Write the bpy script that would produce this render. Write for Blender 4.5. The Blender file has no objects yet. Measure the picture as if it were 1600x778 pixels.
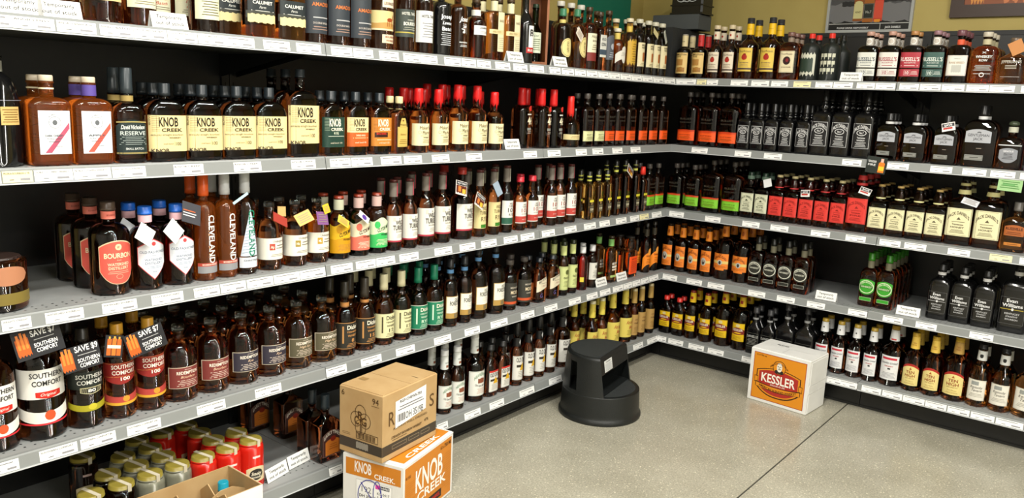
import bpy, math
from mathutils import Matrix, Vector
PI = math.pi
sc = bpy.context.scene
COL = sc.collection
# ---------------------------------------------------------------- camera
cam_d = bpy.data.cameras.new('camera'); cam = bpy.data.objects.new('camera', cam_d); COL.objects.link(cam); sc.camera = cam
yaw, pitch, roll = .6759, .1855, .0425
fw = Vector((-math.sin(yaw)*math.cos(pitch), math.cos(yaw)*math.cos(pitch), -math.sin(pitch)))
rt = fw.cross(Vector((0, 0, 1))).normalized(); up = rt.cross(fw)
r2 = math.cos(roll)*rt+math.sin(roll)*up; u2 = -math.sin(roll)*rt+math.cos(roll)*up
mw = Matrix((r2, u2, -fw)).transposed().to_4x4(); mw.translation = Vector((2.2114, -4.1688, 1.4933)); cam.matrix_world = mw
cam_d.sensor_width = 36; cam_d.lens = 1255.12*36/1600; cam_d.clip_start = .05
# ---------------------------------------------------------------- world and light
w = bpy.data.worlds.new('world'); sc.world = w; w.use_nodes = True
w.node_tree.nodes['Background'].inputs[0].default_value = (.9, .95, 1, 1); w.node_tree.nodes['Background'].inputs[1].default_value = .3
sc.view_settings.view_transform = 'Standard'; sc.view_settings.look = 'None'; sc.view_settings.gamma = 1; sc.view_settings.exposure = 0.14
LAMPS = [(1.3, -3.4), (1.3, -1.9), (3.2, -3.4), (3.2, -1.9), (1.9, -5.0), (4.6, -3.4)]
def lamp(x, y, power=52):
    l = bpy.data.lights.new('tube_light', 'AREA'); l.shape = 'RECTANGLE'; l.size = .16; l.size_y = 1.2; l.energy = power; l.color = (1, .97, .9)
    o = bpy.data.objects.new('tube_light', l); COL.objects.link(o); o.location = (x, y, 2.93)
sc.cycles.max_bounces = 10; sc.cycles.transmission_bounces = 8; sc.cycles.glossy_bounces = 4; sc.cycles.diffuse_bounces = 3
sc.cycles.caustics_reflective = False; sc.cycles.caustics_refractive = False; sc.cycles.sample_clamp_indirect = 4
# ---------------------------------------------------------------- materials
MATS = {}
def hexc(h):
    h = h.lstrip('#'); v = [int(h[i:i+2], 16)/255 for i in (0, 2, 4)]
    return tuple(c/12.92 if c <= .04045 else ((c+.055)/1.055)**2.4 for c in v) + (1,)
def pr(m): return m.node_tree.nodes['Principled BSDF']
def newmat(name):
    m = bpy.data.materials.new(name); m.use_nodes = True; MATS[name] = m; return m
def paper(h, rough=.45, metal=0.0, spec=.4):
    k = 'print_%s_%g_%g' % (h, rough, metal)
    if k in MATS: return MATS[k]
    m = newmat(k); p = pr(m); p.inputs['Base Color'].default_value = hexc(h)
    p.inputs['Roughness'].default_value = rough; p.inputs['Metallic'].default_value = metal
    p.inputs['Specular IOR Level'].default_value = spec
    return m
def glass(name, h, rough=.02, trans=1.0, ior=1.45, coat=0):
    if name in MATS: return MATS[name]
    m = newmat(name); p = pr(m); p.inputs['Base Color'].default_value = hexc(h)
    p.inputs['Roughness'].default_value = rough; p.inputs['Transmission Weight'].default_value = trans
    p.inputs['IOR'].default_value = ior; p.inputs['Coat Weight'].default_value = coat
    p.inputs['Coat Roughness'].default_value = .03
    return m
def noisy(name, c1, c2, scale, rough=.5, bump=0.0, metal=0.0, detail=4, obj=False):
    m = newmat(name); nt = m.node_tree; p = pr(m)
    tc = nt.nodes.new('ShaderNodeTexCoord'); n = nt.nodes.new('ShaderNodeTexNoise'); r = nt.nodes.new('ShaderNodeValToRGB')
    n.inputs['Scale'].default_value = scale; n.inputs['Detail'].default_value = detail
    nt.links.new(tc.outputs['Object'], n.inputs['Vector']); nt.links.new(n.outputs['Fac'], r.inputs['Fac'])
    r.color_ramp.elements[0].position = .35; r.color_ramp.elements[1].position = .65
    r.color_ramp.elements[0].color = hexc(c1); r.color_ramp.elements[1].color = hexc(c2)
    nt.links.new(r.outputs['Color'], p.inputs['Base Color'])
    p.inputs['Roughness'].default_value = rough; p.inputs['Metallic'].default_value = metal
    if bump:
        b = nt.nodes.new('ShaderNodeBump'); b.inputs['Strength'].default_value = bump; b.inputs['Distance'].default_value = .002
        nt.links.new(n.outputs['Fac'], b.inputs['Height']); nt.links.new(b.outputs['Normal'], p.inputs['Normal'])
    return m

GL = {'amber': glass('amber_whiskey_glass', '#ea8a48'), 'dark': glass('dark_whiskey_glass', '#b86436'),
      'deep': glass('deep_brown_glass', '#7c4426'), 'orange': glass('orange_glow_tinted_glass', '#ff842e', .02, .93), 'honey': glass('honey_whiskey_glass', '#ffa654'),  # orange keeps a slight diffuse share, imitating the glow of light through whiskey
      'black': paper('#0c0c0d', .12, 0, .6), 'clear': glass('clear_glass', '#f0f4f2'), 'red': glass('red_liquor_glass', '#d8281a'),
      'matte': paper('#1c211f', .45), 'cherry': glass('cherry_moonshine', '#ff3020', .05, .45), 'pale': glass('pale_gold_glass', '#e0b060'),
      'green': glass('green_bottle_glass', '#2c5a30'), 'smoke': glass('smoky_clear_glass', '#c8d0cc'), 'pine': glass('pineapple_moonshine', '#b8b8a0', .05, .6)}

def floor_mat():
    m = newmat('polished_concrete'); nt = m.node_tree; p = pr(m)
    tc = nt.nodes.new('ShaderNodeTexCoord')
    n = nt.nodes.new('ShaderNodeTexNoise'); n.inputs['Scale'].default_value = 3; n.inputs['Detail'].default_value = 8; n.inputs['Roughness'].default_value = .65
    r = nt.nodes.new('ShaderNodeValToRGB'); r.color_ramp.elements[0].position = .3; r.color_ramp.elements[1].position = .7
    r.color_ramp.elements[0].color = hexc('#938f7f'); r.color_ramp.elements[1].color = hexc('#a8a494')
    v = nt.nodes.new('ShaderNodeTexVoronoi'); v.inputs['Scale'].default_value = 85
    r2 = nt.nodes.new('ShaderNodeValToRGB'); r2.color_ramp.elements[0].position = .16; r2.color_ramp.elements[1].position = .30
    r2.color_ramp.elements[0].color = (1, 1, 1, 1); r2.color_ramp.elements[1].color = (0, 0, 0, 1)
    n3 = nt.nodes.new('ShaderNodeTexNoise'); n3.inputs['Scale'].default_value = 60
    r3 = nt.nodes.new('ShaderNodeValToRGB'); r3.color_ramp.elements[0].position = .47; r3.color_ramp.elements[1].position = .60
    mu = nt.nodes.new('ShaderNodeMath'); mu.operation = 'MULTIPLY'
    mx = nt.nodes.new('ShaderNodeMix'); mx.data_type = 'RGBA'; mx.inputs['B'].default_value = hexc('#d8d0b8')
    n4 = nt.nodes.new('ShaderNodeTexNoise'); n4.inputs['Scale'].default_value = 150; n4.inputs['Detail'].default_value = 2
    mg = nt.nodes.new('ShaderNodeMix'); mg.data_type = 'RGBA'; mg.blend_type = 'OVERLAY'; mg.inputs['Factor'].default_value = .6
    L = nt.links.new
    for a in (n, v, n3, n4): L(tc.outputs['Object'], a.inputs['Vector'])
    L(n.outputs['Fac'], r.inputs['Fac']); L(v.outputs['Distance'], r2.inputs['Fac']); L(n3.outputs['Fac'], r3.inputs['Fac'])
    L(r2.outputs['Color'], mu.inputs[0]); L(r3.outputs['Color'], mu.inputs[1])
    L(r.outputs['Color'], mg.inputs['A']); L(n4.outputs['Fac'], mg.inputs['B'])
    L(mg.outputs['Result'], mx.inputs['A']); L(mu.outputs[0], mx.inputs['Factor']); L(mx.outputs['Result'], p.inputs['Base Color'])
    p.inputs['Roughness'].default_value = .26
    return m
def deck_mat():
    # grey powder-coated steel deck with two rows of small punched holes behind the front edge
    m = newmat('perforated_grey_steel'); nt = m.node_tree; p = pr(m); L = nt.links.new
    tc = nt.nodes.new('ShaderNodeTexCoord'); sp = nt.nodes.new('ShaderNodeSeparateXYZ'); L(tc.outputs['Object'], sp.inputs[0])
    def M(op, a, b=None):
        n = nt.nodes.new('ShaderNodeMath'); n.operation = op
        for i, x in enumerate((a, b)):
            if x is None: continue
            if isinstance(x, (int, float)): n.inputs[i].default_value = x
            else: L(x, n.inputs[i])
        return n.outputs[0]
    u = M('SUBTRACT', M('FRACT', M('DIVIDE', sp.outputs[0], .0254)), .5)
    w = M('SUBTRACT', M('FRACT', M('DIVIDE', sp.outputs[1], .0254)), .5)
    d = M('SQRT', M('ADD', M('MULTIPLY', u, u), M('MULTIPLY', w, w)))
    hole = M('LESS_THAN', d, .13)
    band = M('LESS_THAN', sp.outputs[1], .07); band2 = M('GREATER_THAN', sp.outputs[1], .018)
    f = M('MULTIPLY', hole, M('MULTIPLY', band, band2))
    mx = nt.nodes.new('ShaderNodeMix'); mx.data_type = 'RGBA'; L(f, mx.inputs['Factor'])
    n = nt.nodes.new('ShaderNodeTexNoise'); n.inputs['Scale'].default_value = 9; L(tc.outputs['Object'], n.inputs['Vector'])
    r = nt.nodes.new('ShaderNodeValToRGB'); r.color_ramp.elements[0].color = hexc('#858786'); r.color_ramp.elements[1].color = hexc('#9c9e9d')
    L(n.outputs['Fac'], r.inputs['Fac']); L(r.outputs['Color'], mx.inputs['A']); mx.inputs['B'].default_value = hexc('#202020')
    L(mx.outputs['Result'], p.inputs['Base Color']); p.inputs['Roughness'].default_value = .42
    return m

# ---------------------------------------------------------------- mesh helpers
def link(name, me, parent=None, loc=None, rot=None):
    o = bpy.data.objects.new(name, me); COL.objects.link(o)
    if parent: o.parent = parent
    if loc: o.location = loc
    if rot: o.rotation_euler = rot
    return o
class MB:
    """collects polygons with material slots"""
    def __init__(s): s.v = []; s.f = []; s.m = []; s.sm = []; s.mats = []
    def slot(s, m):
        if m not in s.mats: s.mats.append(m)
        return s.mats.index(m)
    def add(s, vs, fs, m, smooth=False):
        b = len(s.v); k = s.slot(m); s.v += [tuple(x) for x in vs]
        for f in fs: s.f.append(tuple(i+b for i in f)); s.m.append(k); s.sm.append(smooth)
    def box(s, x0, x1, y0, y1, z0, z1, m):
        v = [(x, y, z) for z in (z0, z1) for y in (y0, y1) for x in (x0, x1)]
        s.add(v, [(0, 2, 3, 1), (4, 5, 7, 6), (0, 1, 5, 4), (2, 6, 7, 3), (0, 4, 6, 2), (1, 3, 7, 5)], m)
    def bevbox(s, x0, x1, y0, y1, z0, z1, b, m):
        # box with chamfered vertical and top edges
        def ring(i, z): return [(x0+i+b, y0+i, z), (x1-i-b, y0+i, z), (x1-i, y0+i+b, z), (x1-i, y1-i-b, z), (x1-i-b, y1-i, z), (x0+i+b, y1-i, z), (x0+i, y1-i-b, z), (x0+i, y0+i+b, z)]
        s.rings([ring(0, z0), ring(0, z1-b), ring(b, z1)], m, False)
    def rings(s, R, m, smooth=True, capb=True, capt=True, matf=None):
        n = len(R[0]); v = [p for r in R for p in r]; b = len(s.v); s.v += [tuple(x) for x in v]; k = s.slot(m)
        for i in range(len(R)-1):
            kk = s.slot(matf(i)) if matf else k
            for j in range(n):
                a = b+i*n+j; c = b+i*n+(j+1) % n
                s.f.append((a, c, c+n, a+n)); s.m.append(kk); s.sm.append(smooth)
        if capb: s.f.append(tuple(b+j for j in reversed(range(n)))); s.m.append(k); s.sm.append(False)
        if capt: s.f.append(tuple(b+(len(R)-1)*n+j for j in range(n))); s.m.append(k); s.sm.append(False)
    def mesh(s, name):
        me = bpy.data.meshes.new(name); me.from_pydata(s.v, [], s.f)
        for m in s.mats: me.materials.append(m)
        me.polygons.foreach_set('material_index', s.m); me.polygons.foreach_set('use_smooth', s.sm); me.update()
        return me
def circ(r, z, n=24, cx=0, cy=0): return [(cx+r*math.cos(2*PI*i/n), cy+r*math.sin(2*PI*i/n), z) for i in range(n)]
def rrect(a, b, r, z, k=6):
    r = min(r, a, b); out = []
    for (sx, sy, a0) in ((1, 1, 0), (-1, 1, 90), (-1, -1, 180), (1, -1, 270)):
        for i in range(k+1):
            t = math.radians(a0+90*i/k); out.append((sx*(a-r)+r*math.cos(t), sy*(b-r)+r*math.sin(t), z))
    return out
def surf(sec, s, z, off):
    """a point on the wall of a bottle: s metres round from the middle of the front, z up"""
    a, b, r = sec; sg = 1 if s >= 0 else -1; t = abs(s); r = max(min(r, a, b), 1e-5)
    if t <= a-r: return (sg*t, -b-off, z)
    t -= a-r; arc = r*PI/2
    if t <= arc:
        p = t/r; return (sg*(a-r+(r+off)*math.sin(p)), -(b-r)-(r+off)*math.cos(p), z)
    t -= arc; return (sg*(a+off), -(b-r)+t, z)

TXT = {}
def textmesh(s, style=''):
    """glyphs of s as (verts, faces) scaled to unit height and unit width box centred on 0"""
    k = (s, style)
    if k in TXT: return TXT[k]
    cu = bpy.data.curves.new('t', 'FONT'); cu.body = s; cu.resolution_u = 3 if len(s) < 8 else 2; cu.fill_mode = 'FRONT'
    if 'b' in style: cu.offset = .02
    if 'i' in style: cu.shear = .35
    o = bpy.data.objects.new('t', cu); COL.objects.link(o)
    me = bpy.data.meshes.new_from_object(o.evaluated_get(bpy.context.evaluated_depsgraph_get()))
    v = [tuple(x.co) for x in me.vertices]; f = [tuple(p.vertices) for p in me.polygons]
    COL.objects.unlink(o); bpy.data.objects.remove(o); bpy.data.curves.remove(cu); bpy.data.meshes.remove(me)
    if not v: TXT[k] = ([], []); return TXT[k]
    x0 = min(p[0] for p in v); x1 = max(p[0] for p in v)
    y0 = min(0, min(p[1] for p in v)) if s.upper() != s else 0
    y0, y1 = 0, .71
    v = [((p[0]-(x0+x1)/2)/(x1-x0), (p[1]-(y0+y1)/2)/(y1-y0)) for p in v]
    TXT[k] = (v, f); return TXT[k]

def draw(mb, items, place, base=.0005, step=.0004):
    """items are printed on a surface given by place(s, z, off)"""
    n = 0
    for it in items:
        k = it[0]; n += 1; off = base+step*(0 if k == 'P' and n == 1 else 1 if k in 'PFQ' else 2)+.00002*n
        if k == 'P':
            s0, s1, z0, z1, c = it[1:6]; sh = it[6] if len(it) > 6 else ''
            nc = 30 if sh == 'torn' else 12 if (s1-s0) > .03 or sh else 3; m = paper(c) if isinstance(c, str) else c; v = []
            for i in range(nc+1):
                t = i/nc; s = s0+(s1-s0)*t; e = abs(2*t-1); zt, zb = z1, z0; h = z1-z0
                if sh == 'arch': zt = z1-(z1-z0)*.18*e*e
                elif sh == 'sarch': zt = z1-h*.3*(0 if e < .4 else min(1, (e-.4)/.25))
                elif sh == 'shield': zb = z0+h*.3*e**2.5; zt = z1-h*.14*e*e
                elif sh == 'point': zb = z0+h*.38*e; zt = z1-h*.2*e
                elif sh == 'tail': zb = z0+h*.3*e**1.5
                elif sh == 'round': q = math.sqrt(max(0, 1-e*e)); zm = (z0+z1)/2; zt = zm+h/2*q; zb = zm-h/2*q
                elif sh == 'diam': zm = (z0+z1)/2; zt = zm+h/2*(1-e); zb = zm-h/2*(1-e)
                elif sh == 'tri': zt = z0+h*(1-e)
                elif sh == 'wave': zt = z1-h*.08*math.sin(t*9); zb = z0
                elif sh == 'bow': zt = z1-h*.5*e*e; zb = z0-h*.5*e*e
                elif sh == 'smile': zt = z1+h*.5*e*e; zb = z0+h*.5*e*e
                elif sh == 'torn': zt = z1-h*.05*(1+math.sin(i*1.1)+.5*math.sin(i*2.7+1)); zb = z0+h*.05*(1+math.sin(i*.9+2)+.5*math.sin(i*2.3))
                v += [place(s, zb, off), place(s, zt, off)]
            mb.add(v, [(2*i, 2*i+2, 2*i+3, 2*i+1) for i in range(nc)], m, True)
        elif k == 'F':
            s0, s1, z0, z1, th, c = it[1:7]; m = paper(c); nc = 8
            for (a0, a1, b0, b1) in ((s0, s1, z0, z0+th), (s0, s1, z1-th, z1), (s0, s0+th, z0, z1), (s1-th, s1, z0, z1)):
                v = []
                q = nc if a1-a0 > .02 else 1
                for i in range(q+1):
                    s = a0+(a1-a0)*i/q; v += [place(s, b0, off), place(s, b1, off)]
                mb.add(v, [(2*i, 2*i+2, 2*i+3, 2*i+1) for i in range(q)], m, False)
        elif k == 'Q':
            pts, c = it[1:3]
            if len(pts) == 4:
                v = []; q = 8      # subdivided so that it follows the curve
                for i in range(q+1):
                    for j in range(q+1):
                        a_, b_ = i/q, j/q; v.append(place(*[(pts[0][d]*(1-a_)+pts[1][d]*a_)*(1-b_)+(pts[3][d]*(1-a_)+pts[2][d]*a_)*b_ for d in (0, 1)], off))
                mb.add(v, [(i*(q+1)+j, (i+1)*(q+1)+j, (i+1)*(q+1)+j+1, i*(q+1)+j+1) for i in range(q) for j in range(q)], paper(c), False)
            else: mb.add([place(p[0], p[1], off) for p in pts], [tuple(range(len(pts)))], paper(c), False)
        elif k == 'R':   # ring outline: centre, radii, thickness
            cs, cz, ra, rb, th, c = it[1:7]; q = 20; v = []
            for i in range(q):
                t = 2*PI*i/q
                v += [place(cs+ra*math.cos(t), cz+rb*math.sin(t), off), place(cs+(ra-th)*math.cos(t), cz+(rb-th)*math.sin(t), off)]
            mb.add(v, [(2*i, (2*i+2) % (2*q), (2*i+3) % (2*q), 2*i+1) for i in range(q)], paper(c), False)
        elif k == 'X':
            s, cs, cz, h, w, c = it[1:7]; st = it[7] if len(it) > 7 else ''
            v, f = textmesh(s, ''.join(x for x in st if x in 'bi')); m = paper(c); o = []
            for (x, y) in v:
                X, Y = x*w, y*h
                if 'a' in st: Y += -(X*X)*2.2/max(w, .01)*.5 + w*.06
                if 'u' in st: Y += (X*X)*.35/max(w, .01)
                if 's' in st: Y += X*.35
                if 'v' in st: X, Y = y*h, -x*w
                if 'V' in st: X, Y = -y*h, x*w
                o.append(place(cs+X, cz+Y, off))
            mb.add(o, f, m, False)
        elif k == 'L':   # lines of small print
            s0, s1, z0, z1, nl, c = it[1:7]; m = paper(c); st = (z1-z0)/nl
            for i in range(nl):
                z = z0+st*(i+.3); wdt = (s1-s0)/2*(1-.3*((i*37) % 5)/5); cs = (s0+s1)/2; v = []
                for j in range(5):
                    s = cs-wdt+2*wdt*j/4; v += [place(s, z, off), place(s, z+st*.3, off)]
                mb.add(v, [(2*j, 2*j+2, 2*j+3, 2*j+1) for j in range(4)], m, False)

# ---------------------------------------------------------------- bottles
def P(*a): return ('P',)+a
def F(*a): return ('F',)+a
def X(*a): return ('X',)+a
def Q(*a): return ('Q',)+a
def Rg(*a): return ('R',)+a
def Ln(*a): return ('L',)+a
PROTO = {}
def build_parts(name, t):
    """meshes of one kind of bottle: list of (part name, mesh, label or None)"""
    W, D, H = t['W'], t.get('D', t['W']), t['H']; a, b = W/2, D/2; r = t.get('r', a); r = min(r, a, b)
    zs, zn, rn = t['zs']*H, t['zn']*H, t['rn']; st = t.get('st', 'round'); g = GL[t['g']]
    ctype, ch, cr, cc = t['cap'][:4]; out = []
    ztop = H-ch+(.004 if ctype in ('screw', 'wax') else 0); mb = MB(); R = []
    for z, k in ((0, .86), (.002, .93), (.006, .985), (.012, 1)): R.append(rrect(a*k, b*k, r*k, z))
    bell = t.get('bell', 0)
    if bell:
        for i in range(1, 5): q = i/4; R.append(rrect(a*(1-bell*q), b*(1-bell*q), r, .012+(zs-.012)*q))
    else:
        R.append(rrect(a, b, r, zs*.5))
        R.append(rrect(a, b, r, zs))
    a1, b1 = a*(1-bell), b*(1-bell)
    for i in range(1, 8):
        q = i/7
        if st == 'round': f = math.cos(q*PI/2); zz = math.sin(q*PI/2)
        elif st == 'slope': f = 1-(3*q*q-2*q**3); zz = q
        elif st == 'square': f = (1-q)**.5 if q < 1 else 0; zz = q*.999; f = max(0, math.cos(q*PI/2))**.55; zz = math.sin(q*PI/2)**1.6
        else: f = 1-q; zz = q
        z = zs+(zn-zs)*zz; R.append(rrect(rn+(a1-rn)*f, rn+(b1-rn)*f, rn+(r*(1-bell)-rn)*f, z))
    bulge = t.get('bulge', 0)
    if bulge:
        for q in (.15, .3, .5, .7, .85): rr = rn+bulge*math.sin(q*PI); R.append(rrect(rr, rr, rr, zn+(ztop-.006-zn)*q))
    R.append(rrect(rn, rn, rn, ztop-.006)); R.append(rrect(rn*1.12, rn*1.12, rn*1.12, ztop-.005)); R.append(rrect(rn*1.12, rn*1.12, rn*1.12, ztop))
    mb.rings(R, g); out.append(('body', mb.mesh(name+'_body'), None))
    # cap
    mb = MB(); z0 = H-ch; m = paper(cc, .3) if isinstance(cc, str) else cc
    if ctype == 'screw':
        mb.rings([circ(cr, z0, 20), circ(cr, z0+ch*.25, 20), circ(cr*.97, z0+ch*.27, 20), circ(cr*.97, H-.002, 20), circ(cr*.88, H, 20)], m)
    elif ctype == 'cone':
        mb.rings([circ(cr*1.12, z0, 20), circ(cr*1.05, z0+ch*.5, 20), circ(cr*.92, H-.003, 20), circ(cr*.8, H, 20)], m)
    elif ctype == 'wax':
        n = 24; base = []
        for i in range(n):
            dz = .014*max(0, math.sin(i*1.9))+.022*(i % 7 == 3); base.append((cr*1.04*math.cos(2*PI*i/n), cr*1.04*math.sin(2*PI*i/n), z0-dz))
        mb.rings([base, circ(cr*1.1, z0+ch*.1, n), circ(cr*1.02, z0+ch*.55, n), circ(cr, z0+ch*.62, n), circ(cr*1.02, H-.004, n), circ(cr*.85, H, n)], m)
    elif ctype == 'cork':   # stopper: cork or plastic plug with a wider top
        mb.rings([circ(rn*.95, z0-.012, 20), circ(rn*.95, z0, 20)], paper(t['cap'][4] if len(t['cap']) > 4 else '#d8c8a0'))
        mb.rings([circ(cr*.96, z0, 20), circ(cr, z0+.002, 20), circ(cr, H-.003, 20), circ(cr*.9, H, 20)], m)
    elif ctype == 'ball':
        mb.rings([circ(cr*.6, z0, 20), circ(cr*.95, z0+ch*.25, 20), circ(cr, z0+ch*.5, 20), circ(cr*.85, z0+ch*.8, 20), circ(cr*.4, H, 20)], m)
    out.append(('cap', mb.mesh(name+'_cap'), t.get('caplabel')))
    # neck label
    for nl in t.get('neck', []):
        z0, z1, c = nl[:3]; r0 = nl[4] if len(nl) > 4 else rn; r1 = nl[5] if len(nl) > 5 else r0; mb = MB()
        mb.rings([circ(r0+.0012, z0, 24), circ(r1+.0012, z1, 24)], paper(c), True, False, False)
        if len(nl) > 3 and nl[3]: draw(mb, nl[3], lambda s, z, o: surf((r0+.0012,)*3, s, z, o))
        out.append(('neck_label', mb.mesh(name+'_neck_label'), None))
    sec = (a*(1-bell*.5), b*(1-bell*.5), r*(1-bell*.5)) if bell else (a, b, r)
    def place(s, z, off):
        if bell: k = 1-bell*(z-.012)/(zs-.012); return surf((a*k, b*k, r*k), s, z, off)
        return surf((a, b, r), s, z, off)
    groups = t.get('lab', [])
    for i, items in enumerate(groups):
        mb = MB(); draw(mb, items, place); out.append(('label', mb.mesh(name+'_label'), None))
    return out
def bottle(tn, loc, rz, label, group):
    t = TYPES[tn]
    if tn not in PROTO: PROTO[tn] = build_parts(tn, t)
    e = bpy.data.objects.new(t.get('kind', 'whiskey_bottle'), None); COL.objects.link(e); e.empty_display_size = .05
    e.location = loc; e.rotation_euler = (0, 0, rz)
    e['label'] = label; e['category'] = t.get('cat', 'bottle')
    if group: e['group'] = group
    for (pn, me, lb) in PROTO[tn]:
        o = bpy.data.objects.new(pn, me); COL.objects.link(o); o.parent = e
        if lb: o['label'] = lb
    return e

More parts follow.
